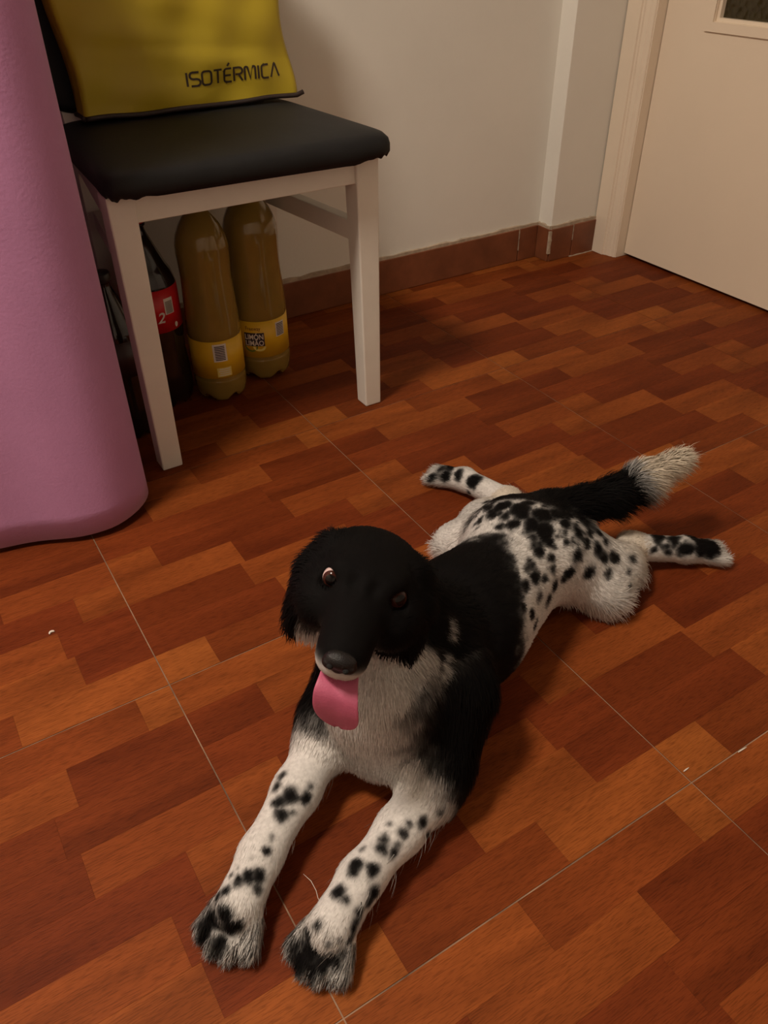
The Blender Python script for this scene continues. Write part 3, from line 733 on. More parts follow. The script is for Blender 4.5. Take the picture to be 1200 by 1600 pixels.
# skull and face
ell_(Hd(0, -.038, -.003), (.0525, .0530, .0350), HAX, .012, -HY, .0055, 'head', .25, 1.4)
ell_(Hd(0, -.006, .001), (.0400, .0290, .0250), HAX, .012, -HY, .0050, 'head', .2, 1.6)
ell_(Hd(.034, -.012, -.030), (.0290, .0430, .0310), HAX, .014, -HY-HZ*.5, .008, 'head', .3, 1.4)
ell_(Hd(-.034, -.012, -.030), (.0290, .0430, .0310), HAX, .014, -HY-HZ*.5, .008, 'head', .3, 1.4)
for sx in (1, -1): ell_(Hd(sx*.0225, .006, .0125), (.0120, .0130, .0075), HAX, .008, -HY, .0045, 'head', .2, 1.6)
cap_(Hd(0, .004, -.016), Hd(0, .073, -.034), .0335, .0225, .014, -HY, .0042, 'muzzle', .18, 1.8)
ell_(Hd(.0105, .062, -.041), (.0125, .0230, .0130), HAX, .008, -HY, .0042, 'muzzle', .18, 1.8)
ell_(Hd(-.0105, .062, -.041), (.0125, .0230, .0130), HAX, .008, -HY, .0042, 'muzzle', .18, 1.8)
cap_(Hd(0, -.006, -.054), Hd(0, .048, -.076), .0230, .0120, .010, -HY-HZ*.4, .006, 'jaw', .25, 1.6)
# drop ears
for sx in (1, -1):
    cap_(Hd(sx*.043, -.036, .008), Hd(sx*.054, -.030, -.020), .0130, .0130, .012, -HZ*.8-HY*.3+HX*sx*.25, .016, 'ear', .4, 1.3)
    ell_(Hd(sx*.0560, -.026, -.045), (.0110, .0250, .0420), HAX, .010, -HZ*.9-HY*.3+HX*sx*.15, .022, 'ear', .4, 1.3)
for sx in (1, -1): ell_(Hd(sx*.036, -.030, -.056), (.0260, .0320, .0340), HAX, .014, -HZ-HY*.2, .020, 'ruff', .4, 1.2)
# fore legs: (shoulder, elbow, wrist, knuckle, tip)
FORE = {'near': (W(.085, -.048, .105), np.array([.294, .393, .036]), np.array([.186, .353, .034]), np.array([.138, .328, .030]), np.array([.109, .3115, .020])),
        'far': (W(.070, .066, .105), np.array([.222, .498, .052]), np.array([.113, .426, .036]), np.array([.073, .393, .030]), np.array([.046, .374, .020]))}
def perp(d): return unit(np.cross(ZUP, d))
for nm, (sh, el, wr, kn, tp) in FORE.items():
    cap_(sh, el+(sh-el)*.25, .046, .036, .03, el-sh+np.array([0, 0, -.05]), .014, 'upper_'+nm)
    cap_(el+(sh-el)*.25, el, .034, .027, .022, el-sh, .012, 'upper_'+nm)
    m = el+(wr-el)*.45
    cap_(el, m, .0275, .0240, .016, wr-el, .0052, 'arm_'+nm, .22, 1.3)
    cap_(m, wr, .0240, .0210, .014, wr-el, .0052, 'arm_'+nm, .22, 1.3)
    cap_(wr, kn, .0210, .0235, .014, tp-wr, .006, 'arm_'+nm, .22, 1.3)
    f = unit((tp-kn)*[1, 1, 0]); sd = perp(f)
    for q, ln in ((-1.5, -.006), (-.5, .002), (.5, .002), (1.5, -.006)):
        a = kn+sd*q*.0105+f*.004-ZUP*.005; b = kn+sd*q*.0165+f*(.028+ln)-ZUP*.014
        cap_(a, b, .0118, .0092, .0035, f-ZUP*.35, .0125, 'toe_'+nm, .28, 2.0)
# hind legs, frog-like
HIND = {}
for nm, s in (('near', -1), ('far', 1)):
    hip, knee = W(.385, s*.040+.006, .072), (W(.410, -.102, .031) if s < 0 else W(.378, .114, .036))
    hock = W(.515, s*.100, .036); foot = W(.568 if s < 0 else .545, s*(.164 if s < 0 else .195), .024)
    tip = W(.588, -.190, .018) if s < 0 else W(.542, .232, .018)
    HIND[nm] = (hip, knee, hock, foot, tip)
    cap_(hip, knee, .055, .028, .03, knee-hip-ZUP*.05, .010, 'thigh_'+nm, .22, 1.2)
    cap_(W(.425, s*.050, .062), (knee+hock)/2, .045, .034, .03, knee-hip-ZUP*.05, .010, 'thigh_'+nm, .22, 1.2)
    cap_(knee, hock, .032, .0220, .022, hock-knee, .009, 'thigh_'+nm, .22, 1.2)
    cap_(hock, foot, .0205, .0185, .012, foot-hock, .007, 'shank_'+nm, .22, 1.3)
    cap_(foot, tip, .0190, .0180, .010, tip-foot, .009, 'foot_'+nm, .25, 1.3)
    f = unit((tip-foot)*[1, 1, 0]); sd = perp(f)
    for q in (-1.5, -.5, .5, 1.5):
        cap_(tip+sd*q*.007, tip+sd*q*.011+f*.020-ZUP*.003, .0095, .0080, .004, f, .012, 'foot_'+nm, .35, 1.3)
# tail
TAIL = [W(.450, .004, .090), np.array([.712, .626, .100]), np.array([.752, .608, .112]), np.array([.795, .597, .128]), np.array([.858, .590, .146])]
for i, (r0, r1) in enumerate(((.030, .021), (.021, .019), (.019, .019), (.020, .011))):
    cap_(TAIL[i], TAIL[i+1], r0, r1, .018, unit(TAIL[i+1]-TAIL[i])-ZUP*.2, .026, 'tail' if i < 3 else 'tailtip', .55, 1.3)

def sdf_prim(p, P_):
    if p['kind'] == 'cap':
        ab = p['b']-p['a']; t = np.clip(((P_-p['a'])@ab)/(ab@ab+1e-12), 0, 1)
        return np.linalg.norm(P_-p['a']-t[..., None]*ab, axis=-1)-(p['ra']+(p['rb']-p['ra'])*t)
    q = (P_-p['c'])@p['ax'].T; k0 = np.linalg.norm(q/p['r'], axis=-1); k1 = np.linalg.norm(q/(p['r']**2), axis=-1)
    return k0*(k0-1)/np.maximum(k1, 1e-9)
def prim_box(p):
    if p['kind'] == 'cap':
        r = max(p['ra'], p['rb']); return np.minimum(p['a'], p['b'])-r, np.maximum(p['a'], p['b'])+r
    e = np.sqrt(((p['ax'].T*p['r'])**2).sum(1)); return p['c']-e, p['c']+e
EYES = [(sx, Hd(sx*.0315, .0085, -.0015)) for sx in (1, -1)]
def build_body(vox=.003):
    lo = np.min([prim_box(p)[0] for p in PRIMS], 0)-.02; hi = np.max([prim_box(p)[1] for p in PRIMS], 0)+.02; lo[2] = -.012
    n = np.ceil((hi-lo)/vox).astype(int)+1
    ax = [lo[i]+np.arange(n[i])*vox for i in range(3)]
    D = np.full(n, .05, np.float32)
    def region(a, b, m):
        i0 = np.maximum(np.floor((a-m-lo)/vox).astype(int), 0); i1 = np.minimum(np.ceil((b+m-lo)/vox).astype(int)+1, n)
        sl = tuple(slice(i0[i], i1[i]) for i in range(3))
        G = np.stack(np.meshgrid(ax[0][sl[0]], ax[1][sl[1]], ax[2][sl[2]], indexing='ij'), -1)
        return sl, G
    for p in PRIMS:
        a, b = prim_box(p); k = p['k']; sl, G = region(a, b, k+.010)
        d = sdf_prim(p, G); o = D[sl]
        h = np.maximum(k-np.abs(o-d), 0)/k; D[sl] = np.minimum(o, d)-h*h*k*.25
    def carve(p, k):
        a, b = prim_box(p); sl, G = region(a, b, k+.008); d = -sdf_prim(p, G); o = D[sl]
        h = np.maximum(k-np.abs(o-d), 0)/k; D[sl] = np.maximum(o, d)+h*h*k*.25
    # eye sockets, stop, open mouth
    for sx, c in EYES: carve(dict(kind='ell', c=c+HY*.004+HX*sx*.002, r=np.array([.0105, .0105, .0090]), ax=HAX), .004)
    for sx in (1, -1): carve(dict(kind='ell', c=Hd(sx*.010, .034, .012), r=np.array([.004, .012, .006]), ax=HAX), .008)
    carve(dict(kind='cap', a=Hd(0, .040, -.0590), b=Hd(0, .085, -.0640), ra=.0085, rb=.012), .004)
    carve(dict(kind='ell', c=Hd(0, .056, -.0600), r=np.array([.019, .030, .0065]), ax=HAX), .004)
    # rest on the floor
    zf = ax[2][None, None, :]; D = np.maximum(D, (.0015-zf)).astype(np.float32)
    # surface nets
    S = D < 0
    c = [S[i:n[0]-1+i, j:n[1]-1+j, k:n[2]-1+k] for i in (0, 1) for j in (0, 1) for k in (0, 1)]
    cnt = sum(x.astype(np.int8) for x in c); cell = (cnt > 0) & (cnt < 8)
    I = np.argwhere(cell); idx = np.full(cell.shape, -1, np.int64); idx[cell] = np.arange(len(I))
    acc = np.zeros((len(I), 3)); num = np.zeros(len(I))
    corners = [(i, j, k) for i in (0, 1) for j in (0, 1) for k in (0, 1)]
    for ia, a in enumerate(corners):
        for b in corners[ia+1:]:
            if sum(abs(a[q]-b[q]) for q in range(3)) != 1: continue
            va = D[I[:, 0]+a[0], I[:, 1]+a[1], I[:, 2]+a[2]]; vb = D[I[:, 0]+b[0], I[:, 1]+b[1], I[:, 2]+b[2]]
            m = (va < 0) != (vb < 0); t = np.where(m, va/np.where(m, va-vb, 1), 0)
            pt = np.array(a)[None]+(np.array(b)-np.array(a))[None]*t[:, None]
            acc[m] += pt[m]; num[m] += 1
    V = lo+(I+acc/num[:, None])*vox
    F = []
    for d in range(3):
        e1, e2 = (d+1) % 3, (d+2) % 3
        sl0 = [slice(None)]*3; sl1 = [slice(None)]*3; sl0[d] = slice(0, n[d]-1); sl1[d] = slice(1, n[d])
        A, B = S[tuple(sl0)], S[tuple(sl1)]; E_ = np.argwhere(A != B)
        E_ = E_[(E_[:, e1] > 0) & (E_[:, e2] > 0) & (E_[:, e1] < n[e1]-1) & (E_[:, e2] < n[e2]-1)]
        flip = ~A[E_[:, 0], E_[:, 1], E_[:, 2]]
        def at(o1, o2):
            q = E_.copy(); q[:, e1] += o1; q[:, e2] += o2; return idx[q[:, 0], q[:, 1], q[:, 2]]
        q = np.stack([at(-1, -1), at(0, -1), at(0, 0), at(-1, 0)], 1)
        q[flip] = q[flip][:, ::-1]; F.append(q)
    return V, np.concatenate(F)
V, Fq = build_body()

# ---- coat colours -------------------------------------------------------------
def vnoise(P_, s, seed=0):
    """cheap value noise in 3D"""
    q = P_*s; i = np.floor(q).astype(np.int64); f = q-i; f = f*f*(3-2*f); out = 0
    def h(a, b, c):
        x = (a*374761393+b*668265263+c*2147483647+seed*974711) & 0x7fffffff
        x = ((x ^ (x >> 13))*1274126177) & 0x7fffffff
        return ((x ^ (x >> 16)) & 0xffff)/65535.0
    for dx in (0, 1):
        for dy in (0, 1):
            for dz in (0, 1):
                w = (f[:, 0] if dx else 1-f[:, 0])*(f[:, 1] if dy else 1-f[:, 1])*(f[:, 2] if dz else 1-f[:, 2])
                out = out+w*h(i[:, 0]+dx, i[:, 1]+dy, i[:, 2]+dz)
    return out
bvh = BVHTree.FromPolygons([tuple(v) for v in V], [tuple(int(x) for x in f) for f in Fq])
def hit(px, py):
    d = ray(px, py); h = bvh.ray_cast(Vector(CAM_POS), Vector(d))
    return (np.array(h[0]), h[3]) if h[0] is not None else (None, None)
SPOTS = [  # where the photograph shows a dark spot: x, y, radius in pixels
 # far fore leg
 (441,1210,8),(434,1228,8),(452,1243,13),(438,1252,11),(428,1254,7),(440,1275,11),(425,1310,4),(417,1329,5),(392,1341,5),(371,1357,5),(361,1367,6),(373,1372,8),(386,1366,9),(393,1374,7),(370,1381,7),(405,1368,8),(401,1388,6),(352,1391,9),(340,1400,7),(480,1245,8),(486,1230,5),(458,1268,4),
 (335,1440,17),(352,1428,14),(360,1452,15),(325,1455,15),(345,1472,15),(372,1448,12),(330,1420,6),(318,1446,10),
 # near fore leg
 (608,1287,6),(638,1285,6),(661,1285,10),(689,1270,6),(627,1302,9),(597,1325,14),(600,1312,12),(614,1333,10),(565,1327,4),(557,1352,8),(553,1362,6),(584,1358,10),(527,1393,9),(540,1407,6),(585,1396,9),(577,1412,9),(562,1427,8),(557,1440,8),(552,1452,9),(497,1446,5),(513,1474,9),(532,1468,6),(620,1318,8),(668,1305,8),
 (480,1490,16),(468,1502,16),(500,1508,14),(512,1502,12),(488,1518,12),(526,1500,10),(545,1470,9),(536,1488,9),(480,1462,7),(462,1480,9),
 # trunk, right side
 (844,861,9),(861,872,8),(863,887,7),(889,894,8),(922,894,9),(902,868,10),(826,887,10),(835,900,10),(822,913,9),(867,916,8),(857,937,8),(844,933,8),(817,948,9),(831,959,9),(836,978,8),(867,970,6),(800,946,8),(808,925,9),(880,905,6),(852,905,6),(845,985,6),(838,1000,5),(808,985,8),(812,1010,7),
 # thigh
 (961,872,8),(958,865,6),(987,872,7),(952,896,7),(982,894,6),(984,916,5),(993,924,5),(943,871,8),(935,858,8),
 # mottled loin
 (787,790,15),(813,794,17),(826,786,13),(848,803,17),(831,820,15),(805,820,12),(852,829,17),(870,803,15),(887,803,13),(883,818,11),(904,833,12),(922,833,10),(917,846,9),(937,833,9),(770,803,8),(790,806,9),(770,786,8),(780,822,6),(930,815,10),(946,845,8),(860,845,9),(835,840,8),(815,805,12),
 # far thigh
 (714,801,4),(729,783,4),(744,799,6),(746,825,4),(735,815,4),(725,830,3),
 # hind feet
 (696,744,10),(716,744,8),(740,751,12),(733,770,5),(673,748,8),(705,730,10),(690,732,7),
 (1030,838,10),(1052,842,11),(1073,857,12),(1099,851,15),(1112,859,12),(1043,853,5),(1043,863,5),(1021,861,4),(1017,835,8),(1085,840,10)]
spot_p, spot_r = [], []
for sx, sy, sr in SPOTS:
    p, dist = hit(sx, sy)
    if p is not None: spot_p.append(p); spot_r.append(sr*dist/F_PX)
spot_p = np.array(spot_p); spot_r = np.array(spot_r)

for _ in range(150):
    sx, sy = RNG.uniform(735, 945), RNG.uniform(776, 862); p, dist = hit(sx, sy)
    if p is None: continue
    s_ = (p-DC)@DD
    if s_ < .31 or p[2] < .075: continue
    spot_p = np.vstack([spot_p, p]); spot_r = np.append(spot_r, RNG.uniform(2.0, 6.5)*dist/F_PX)
wisp_p, wisp_r = [], []
for sx, sy, sr in ((707, 972, 4), (708, 984, 4), (707, 996, 4), (702, 1030, 5), (697, 1042, 5), (703, 1052, 5), (694, 1060, 5)):   # pale wisps behind the cheek
    p, dist = hit(sx, sy)
    if p is not None: wisp_p.append(p); wisp_r.append(sr*dist/F_PX)
PT = [p['tag'] for p in PRIMS]
def weights(P_):
    d = np.stack([sdf_prim(p, P_) for p in PRIMS], 1); return d
def coat(P_, d):
    """0 = white, 1 = black, for points on the skin"""
    near = np.argmin(d, 1); tg = np.array(PT)[near]
    rel = P_-DC; s = rel@DD; l = rel@DN; z = P_[:, 2]
    hq = P_-HE; hx, hy, hz = hq@HX, hq@HY, hq@HZ
    nz = vnoise(P_, 70, 1)-.5; nz2 = vnoise(P_, 220, 2)-.5; wob = .016*nz+.007*nz2
    out = np.zeros(len(P_))
    st = lambda x, w=.004: 1/(1+np.exp(-np.clip(x/w, -30, 30)))
    # black saddle over neck and shoulders
    rear = .305+1.40*np.minimum(l, 0)-.5*np.maximum(l-.02, 0)
    saddle = st(rear-s+wob*1.6)
    lc = l-.004
    bib = st(.056-s+wob)*st(.047+.10*np.maximum(0, .10-z)-np.abs(lc)+wob)*st(-.072-hz+wob*.6)
    front = 1-bib
    trunk = np.isin(tg, ['body', 'neck', 'chest', 'throat'])
    out = np.where(trunk, saddle*front, out)
    low = st(z-.030+wob)                                   # belly stays white
    out = np.where(tg == 'body', out*np.where(s > .10, low, 1), out)
    # croup
    croup = st(s-.398+.35*l+wob*1.8)*st(z-.098+wob)
    out = np.where(np.isin(tg, ['body', 'thigh_far', 'thigh_near']), np.maximum(out, croup), out)
    # upper arms
    for nm in ('near', 'far'):
        sh, el = FORE[nm][0], FORE[nm][1]
        m = tg == 'upper_'+nm; e = unit(FORE[nm][2]-el); along = (P_-el)@e
        inner = (l+.040 if nm == 'near' else -(l-.036))
        out = np.where(m, st(-along+.010+wob)*st(-inner+wob*.8), out)
        m = tg == 'arm_'+nm; out = np.where(m, st(-along+.006+wob)*st(-inner+wob), out)
        m = tg == 'toe_'+nm; out = np.where(m, .35*st(.016-z, .003), out)
    out = np.where(np.isin(tg, ['head', 'ear']), 1.0, out)
    out = np.where(tg == 'muzzle', st(hz+.0450-.20*np.maximum(0, hy-.06)+wob*.25, .002), out)
    chin = st(-(hz+.068)+wob*.4); out = np.where(tg == 'head', 1-chin*.9, out)
    out = np.where(tg == 'muzzle', np.maximum(out, .25), out); out = np.where(tg == 'jaw', 0.2, out); out = np.where(tg == 'ruff', st(hz+np.where(hx > 0, .088, .074)+wob), out)
    out = np.where(tg == 'tail', 1.0, out); tt = (P_-TAIL[3])@unit(TAIL[4]-TAIL[3]); out = np.where(tg == 'tailtip', st(.004-tt, .006), out)
    # spots
    base = out.copy(); sp = np.zeros(len(P_))
    for p, r in zip(spot_p, spot_r*1.12):
        dl = P_-p; al = dl@DD; tr = (p-DC)@DD > .24; q = np.sqrt(np.maximum((dl**2).sum(1)-(.55*al**2 if tr else 0), 0)); sp = np.maximum(sp, st(r-q+.55*wob, .0012))
    ok = ~np.isin(tg, ['head', 'muzzle', 'jaw', 'ear', 'tailtip', 'chest', 'throat'])
    res = np.where(ok, np.maximum(base, sp), base)
    for p, r in zip(wisp_p, wisp_r): res = res*(1-.8*st(r-np.linalg.norm(P_-p, axis=1), .0012))
    return res, tg
dV = weights(V); cV, tV = coat(V, dV)
WHITE = np.array([.62, .60, .57]); BLACK = np.array([.0028, .0023, .0022]); CREAM = np.array([.62, .52, .38]); PINKISH = np.array([.52, .40, .34])
def coat_rgb(P_, c, tg):
    w = np.repeat(WHITE[None], len(P_), 0)
    hind = np.isin(tg, ['thigh_near', 'thigh_far']); rel = P_-DC; s = rel@DD
    cream = np.clip((s-.44)/.06, 0, 1)*hind*.55; w = w*(1-cream[:, None])+CREAM*cream[:, None]
    tip = (tg == 'tailtip')*.75; w = w*(1-tip[:, None])+CREAM*tip[:, None]
    z = P_[:, 2]; belly = np.clip((.045-z)/.03, 0, 1)*(tg == 'body')*.35; w = w*(1-belly[:, None])+PINKISH*belly[:, None]
    return w*(1-c[:, None])+BLACK*c[:, None]
def fur_material(name, rough=.75, spec=.22):
    w = NT(name); b = w.b; at = w.n('ShaderNodeAttribute', attribute_name='coat')
    tc = w.n('ShaderNodeTexCoord'); nz = w.n('ShaderNodeTexNoise', i_Scale=240.0, i_Detail=2.0); w.l(tc, 'Object', nz, 'Vector')
    r = w.ramp([(.3, (.88, .88, .88)), (.7, (1.08, 1.08, 1.08))]); w.l(nz, 'Fac', r, 'Fac')
    m = w.n('ShaderNodeMix', data_type='RGBA', blend_type='MULTIPLY'); m.inputs['Factor'].default_value = 1.0
    w.t.links.new(at.outputs['Color'], m.inputs[6]); w.t.links.new(r.outputs['Color'], m.inputs[7]); w.t.links.new(m.outputs[2], b.inputs['Base Color'])
    b.inputs['Roughness'].default_value = rough; b.inputs['Specular IOR Level'].default_value = spec
    return w.m
M_SKIN = fur_material('dog_coat', .8, .08); M_FUR = fur_material('dog_fur', .75, .10)
dog_loc = tuple(W(.2, 0, 0))
dog = empty('dog', dog_loc, 'black and white spotted dog lying on the floor with its tongue out', 'dog')
me = bpy.data.meshes.new('body'); me.vertices.add(len(V)); me.vertices.foreach_set('co', V.astype(np.float32).ravel())
me.loops.add(len(Fq)*4); me.loops.foreach_set('vertex_index', Fq.astype(np.int32).ravel()); me.polygons.add(len(Fq)); me.polygons.foreach_set('loop_start', np.arange(len(Fq), dtype=np.int32)*4)
me.update(calc_edges=True); me.polygons.foreach_set('use_smooth', [True]*len(Fq))
rgb = coat_rgb(V, cV, tV); set_point_attr(me, 'coat', 'FLOAT_COLOR', np.concatenate([rgb, np.ones((len(V), 1))], 1))
link('body', me, M_SKIN, dog)

# ---- fur strands ------------------------------------------------------------------
def make_fur(N):
    a, b, c, d = (V[Fq[:, i]] for i in range(4))
    ar = .5*(np.linalg.norm(np.cross(b-a, c-a), axis=1)+np.linalg.norm(np.cross(c-a, d-a), axis=1))
    cenF = (a+b+c+d)/4; nearF = np.argmin(weights(cenF), 1)
    den = np.array([p['dens'] for p in PRIMS])[nearF]*np.where(cenF[:, 2] < .006, .15, 1)
    pr = ar*den; pr /= pr.sum(); f = RNG.choice(len(Fq), N, p=pr)
    u, v = RNG.random(N)[:, None], RNG.random(N)[:, None]
    P_ = a[f]*(1-u)*(1-v)+b[f]*u*(1-v)+c[f]*u*v+d[f]*(1-u)*v
    nv = np.empty(len(V)*3, np.float32); me.vertices.foreach_get('normal', nv); nv = nv.reshape(-1, 3).astype(float)
    Nn = nv[Fq[f]].mean(1); Nn /= np.linalg.norm(Nn, axis=1)[:, None]
    dd = weights(P_); cc, tg = coat(P_, dd)
    w = np.exp(-(dd-dd.min(1)[:, None])/.006); w /= w.sum(1)[:, None]
    flow = w@np.array([unit(p['flow']) for p in PRIMS]); ln = w@np.array([p['ln'] for p in PRIMS]); lift = w@np.array([p['lift'] for p in PRIMS])
    # no fur on the eyes and inside the mouth
    keep = np.ones(N, bool)
    for sx, e in EYES: keep &= np.linalg.norm(P_-e, axis=1) > .0135
    hq = P_-HE; hx, hy, hz = hq@HX, hq@HY, hq@HZ
    keep &= ~((hy > .030) & (np.abs(hx) < .022) & (hz < -.049) & (hz > -.066))
    keep &= ~((hy > .079) & (hz > -.046))
    rel = P_-DC; s = rel@DD; l = rel@DN
    # feathering: back of the fore legs, thighs, ear rims, belly line
    for nm in ('near', 'far'):
        el, wr = FORE[nm][1], FORE[nm][2]; fdir = unit(wr-el); sd = perp(fdir)
        side_ = (P_-el)@sd; m = (tg == 'arm_'+nm) & ((side_ > .016) if nm == 'far' else (side_ > .016)) & (P_[:, 2] < .05)
        m2 = (tg == 'arm_'+nm) & (side_ < -.018) & (P_[:, 2] < .04)
        for mm, sg in ((m, 1), (m2, -1)):
            pick = mm & (RNG.random(N) < (.018 if (sg > 0) == (nm == 'near') else .008))
            ln = np.where(pick, RNG.uniform(.010, .022, N), ln); lift = np.where(pick, .5, lift)
    ln = np.where(np.isin(tg, ['thigh_near', 'thigh_far']) & (P_[:, 2] < .05), ln*np.where(RNG.random(N) < .3, 2.6, 1.2), ln)
    # tangent direction
    rnd = RNG.normal(size=(N, 3))*.16
    t = flow+rnd; t -= Nn*(t*Nn).sum(1)[:, None]; t /= np.linalg.norm(t, axis=1)[:, None]+1e-9
    lf = np.clip(lift*(0.6+.8*RNG.random(N)), .08, .9)
    d0 = t*np.sqrt(1-lf**2)[:, None]+Nn*lf[:, None]
    L = ln*(.65+.7*RNG.random(N))
    mid = P_+t*(L*.55)[:, None]; cc = coat(mid, weights(mid))[0]
    tw = np.isin(tg, ['toe_near', 'toe_far']); cc = np.where(tw & (RNG.random(N) < .55), np.maximum(cc, .55+.45*RNG.random(N)), cc)
    P_, Nn, t, d0, L, cc, tg, ln = (x[keep] for x in (P_, Nn, t, d0, L, cc, tg, ln)); n = len(P_)
    grav = np.array([0, 0, -1.0]); droop = np.clip(L/.03, 0, 1.3)[:, None]*.45
    p0 = P_-Nn*.0008; p1 = p0+d0*(L*.45)[:, None]; d1 = d0*.55+t*.45+grav*droop; d1 /= np.linalg.norm(d1, axis=1)[:, None]
    p2 = p1+d1*(L*.35)[:, None]; d2 = d1+t*.25+grav*droop; d2 /= np.linalg.norm(d2, axis=1)[:, None]; p3 = p2+d2*(L*.30)[:, None]
    for q in (p1, p2, p3): q[:, 2] = np.maximum(q[:, 2], .0014)
    wd = np.cross(d0, Nn); wd /= np.linalg.norm(wd, axis=1)[:, None]+1e-9
    wd = wd*.9+Nn*RNG.normal(size=n)[:, None]*.3
    w0 = (.00026+.008*L)[:, None]*(.7+.6*RNG.random(n))[:, None]; w0 = np.minimum(w0, .0006)
    pts = np.stack([p0-wd*w0, p0+wd*w0, p1-wd*w0*.9, p1+wd*w0*.9, p2-wd*w0*.6, p2+wd*w0*.6, p3], 1)
    col = coat_rgb(P_, np.clip(cc, 0, 1), tg)
    var = (.80+.36*RNG.random(n))[:, None]; col = col*var
    shade = np.array([.96, .96, 1, 1, 1.03, 1.03, 1.05])
    cols = np.clip(col[:, None, :]*shade[None, :, None], 0, 1)
    base = np.arange(n)[:, None]*7
    quads = np.concatenate([base+np.array([[0, 1, 3, 2]]), base+np.array([[2, 3, 5, 4]])], 0); tris = base+np.array([[4, 5, 6]])
    m = bpy.data.meshes.new('fur'); m.vertices.add(n*7); m.vertices.foreach_set('co', pts.astype(np.float32).ravel())
    li = np.concatenate([quads.ravel(), tris.ravel()]).astype(np.int32); m.loops.add(len(li)); m.loops.foreach_set('vertex_index', li)
    ls = np.concatenate([np.arange(len(quads))*4, len(quads)*4+np.arange(len(tris))*3]).astype(np.int32); m.polygons.add(len(ls)); m.polygons.foreach_set('loop_start', ls)
    m.update(calc_edges=True); m.polygons.foreach_set('use_smooth', [True]*len(ls))
    set_point_attr(m, 'coat', 'FLOAT_COLOR', np.concatenate([cols, np.ones((n, 7, 1))], 2))
    nr = Nn*.85+d0*.15; nr /= np.linalg.norm(nr, axis=1)[:, None]
    m.normals_split_custom_set_from_vertices(np.repeat(nr, 7, 0).astype(np.float32))
    return m
fur = link('fur', make_fur(210000), M_FUR, dog); tag(fur, kind='stuff')

# ---- eyes, nose, tongue -------------------------------------------------------------
M_SCLERA = simple('eye_white', (.62, .46, .44), rough=.12, spec=.6); M_IRIS = simple('eye_brown', (.042, .012, .008), rough=.10, spec=.22); M_PUPIL = simple('eye_pupil', (.003, .002, .002), rough=.06, spec=.25)
def sphere_cap(name, c, axis, r, a0, a1, n=28, m=10):
    axis = unit(axis); s = unit(np.cross(axis, ZUP)); u = np.cross(s, axis); vs, fs = [], []
    for i in range(m+1):
        a = a0+(a1-a0)*i/m
        for k in range(n):
            p = 2*math.pi*k/n; vs.append(c+r*(math.cos(a)*axis+math.sin(a)*(math.cos(p)*s+math.sin(p)*u)))
    for i in range(m):
        for k in range(n): a, b = i*n+k, i*n+(k+1) % n; fs.append((a, a+n, b+n, b))
    return mesh_from(name, vs, fs, True)
for sx, e in EYES:
    c = e-HY*.0022-HX*sx*.0012
    out_ = unit(HY*.62+HX*sx*.55+HZ*.22)
    look = unit(out_*.75+unit(CAM_POS-e)*.35+HX*(.34 if sx < 0 else .10)-HZ*(.26 if sx < 0 else .05))
    eye = link('eye', sphere_cap('eye', c, look, .0104, .0, math.pi), M_SCLERA, dog)
    link('iris', sphere_cap('iris', c, look, .01065, .0, .93 if sx < 0 else 1.15), M_IRIS, eye)
    link('pupil', sphere_cap('pupil', c, look, .0108, .0, .52), M_PUPIL, eye)
def blob(name, pieces, vox, parent, mat, carve=()):
    """small sculpted part: ellipsoids (centre, radii, axes) merged smoothly"""
    bm = bmesh.new()
    for c, r, axs in pieces:
        m4 = Matrix([[axs[0][0]*r[0], axs[1][0]*r[1], axs[2][0]*r[2], c[0]], [axs[0][1]*r[0], axs[1][1]*r[1], axs[2][1]*r[2], c[1]], [axs[0][2]*r[0], axs[1][2]*r[1], axs[2][2]*r[2], c[2]], [0, 0, 0, 1]])
        bmesh.ops.create_icosphere(bm, subdivisions=3, radius=1.0, matrix=m4)
    m = bm_mesh(name, bm, True); o = link(name, m, mat, parent)
    rm = o.modifiers.new('merge', 'REMESH'); rm.mode = 'VOXEL'; rm.voxel_size = vox; rm.use_smooth_shade = True
    sm = o.modifiers.new('soft', 'SMOOTH'); sm.iterations = 4; sm.factor = .5
    return o
M_NOSE = simple('nose_leather', (.006, .005, .005), rough=.42, spec=.35, bump=.25, bscale=900)
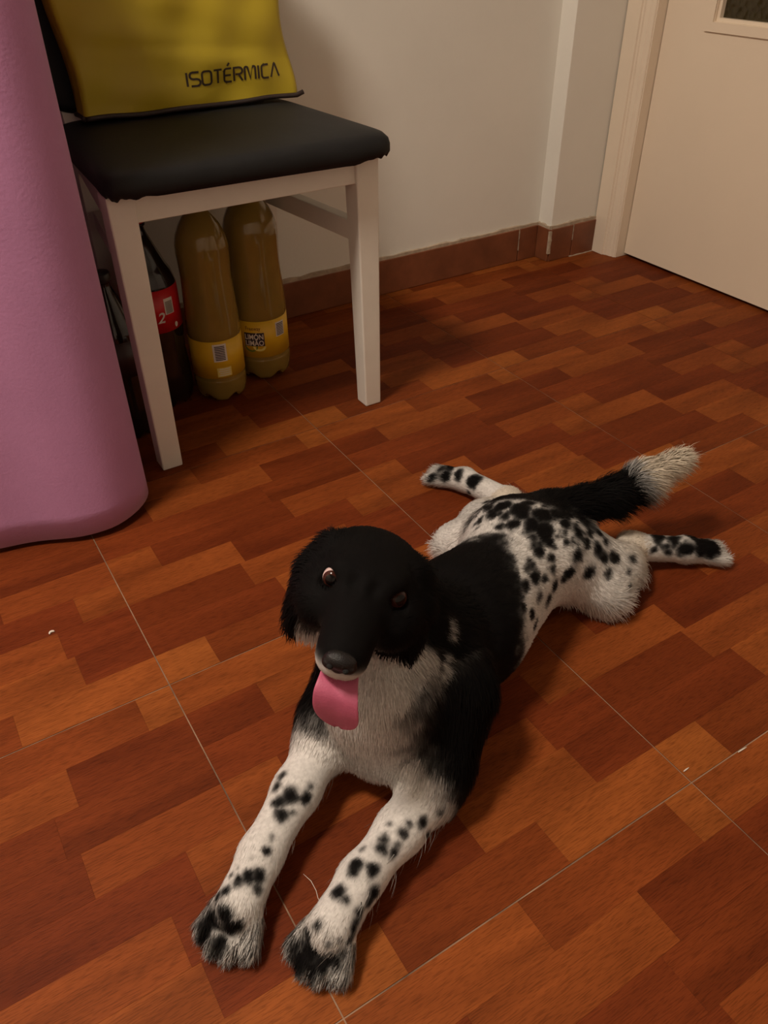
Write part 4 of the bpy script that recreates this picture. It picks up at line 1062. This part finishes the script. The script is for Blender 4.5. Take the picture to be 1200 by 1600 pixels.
nose = blob('nose', [(Hd(0, 0.092, -0.0275), (.0145, .0090, .0085), HAX), (Hd(0, 0.0875, -0.035), (.0100, .0090, .0080), HAX), (Hd(0.0085, 0.0915, -0.0315), (.0072, .0080, .0065), HAX), (Hd(-0.0085, 0.0915, -0.0315), (.0072, .0080, .0065), HAX)], .0012, dog, M_NOSE)
for sx in (1, -1):
    link('nostril', sphere_cap('nostril', Hd(sx*.0070, .0983, -.0318), HY+HX*sx*.5, .0030, 0, math.pi), simple('nostril_dark', (.002, .002, .002), rough=.9), nose)
M_TONGUE = simple('tongue', (.46, .098, .175), rough=.5, spec=.5, noise=.10, nscale=60, bump=.12, bscale=700)
def tongue_mesh():
    lip = Hd(.004, .078, -.0625)
    ctrl = [Hd(.002, .020, -.060), Hd(.002, .050, -.0605), lip, lip+HY*.009-ZUP*.007, lip+HY*.011-ZUP*.022, lip+HY*.009-ZUP*.038, lip+HY*.006-ZUP*.050]
    wd = [.012, .016, .0180, .0205, .0215, .0215, .0205]; th = [.004, .0040, .0036, .0032, .0030, .0028, .0020]
    C_ = np.array(ctrl); t = np.arange(len(C_)); q = np.linspace(0, len(C_)-1, 40)
    def sp(y):
        y = np.asarray(y, float); return np.stack([np.interp(q, t, y[..., k]) for k in range(y.shape[-1])], 1) if y.ndim > 1 else np.interp(q, t, y)
    def sm(a):
        for _ in range(6): a = np.concatenate([a[:1], (a[:-2]+2*a[1:-1]+a[2:])/4, a[-1:]])
        return a
    C_ = sm(sp(C_)); wd = sm(sp(wd)); th = sm(sp(th)); wd[-13:] = wd[-14]*np.sqrt(np.clip(1-(np.arange(1, 14)/13.2)**2, .02, 1))
    loops = []
    for i in range(len(C_)):
        tg = unit(C_[min(i+1, len(C_)-1)]-C_[max(i-1, 0)]); up = unit(np.cross(tg, HX)); up = up if up@(HY+HZ) > 0 else -up; L = []
        f = i/len(C_)
        for k in range(28):
            a = 2*math.pi*k/28; x = math.cos(a); y = math.sin(a)
            dish = (.0032*abs(x)**1.6-.0012*math.exp(-(x/.20)**2)*(1 if y > 0 else 0)*max(0, 1-1.25*f))
            L.append(tuple(C_[i]+HX*(wd[i]*x)+up*(th[i]*y*(1-.35*x*x)+dish)))
        loops.append(L)
    return loft('tongue', loops)
link('tongue', tongue_mesh(), M_TONGUE, dog)
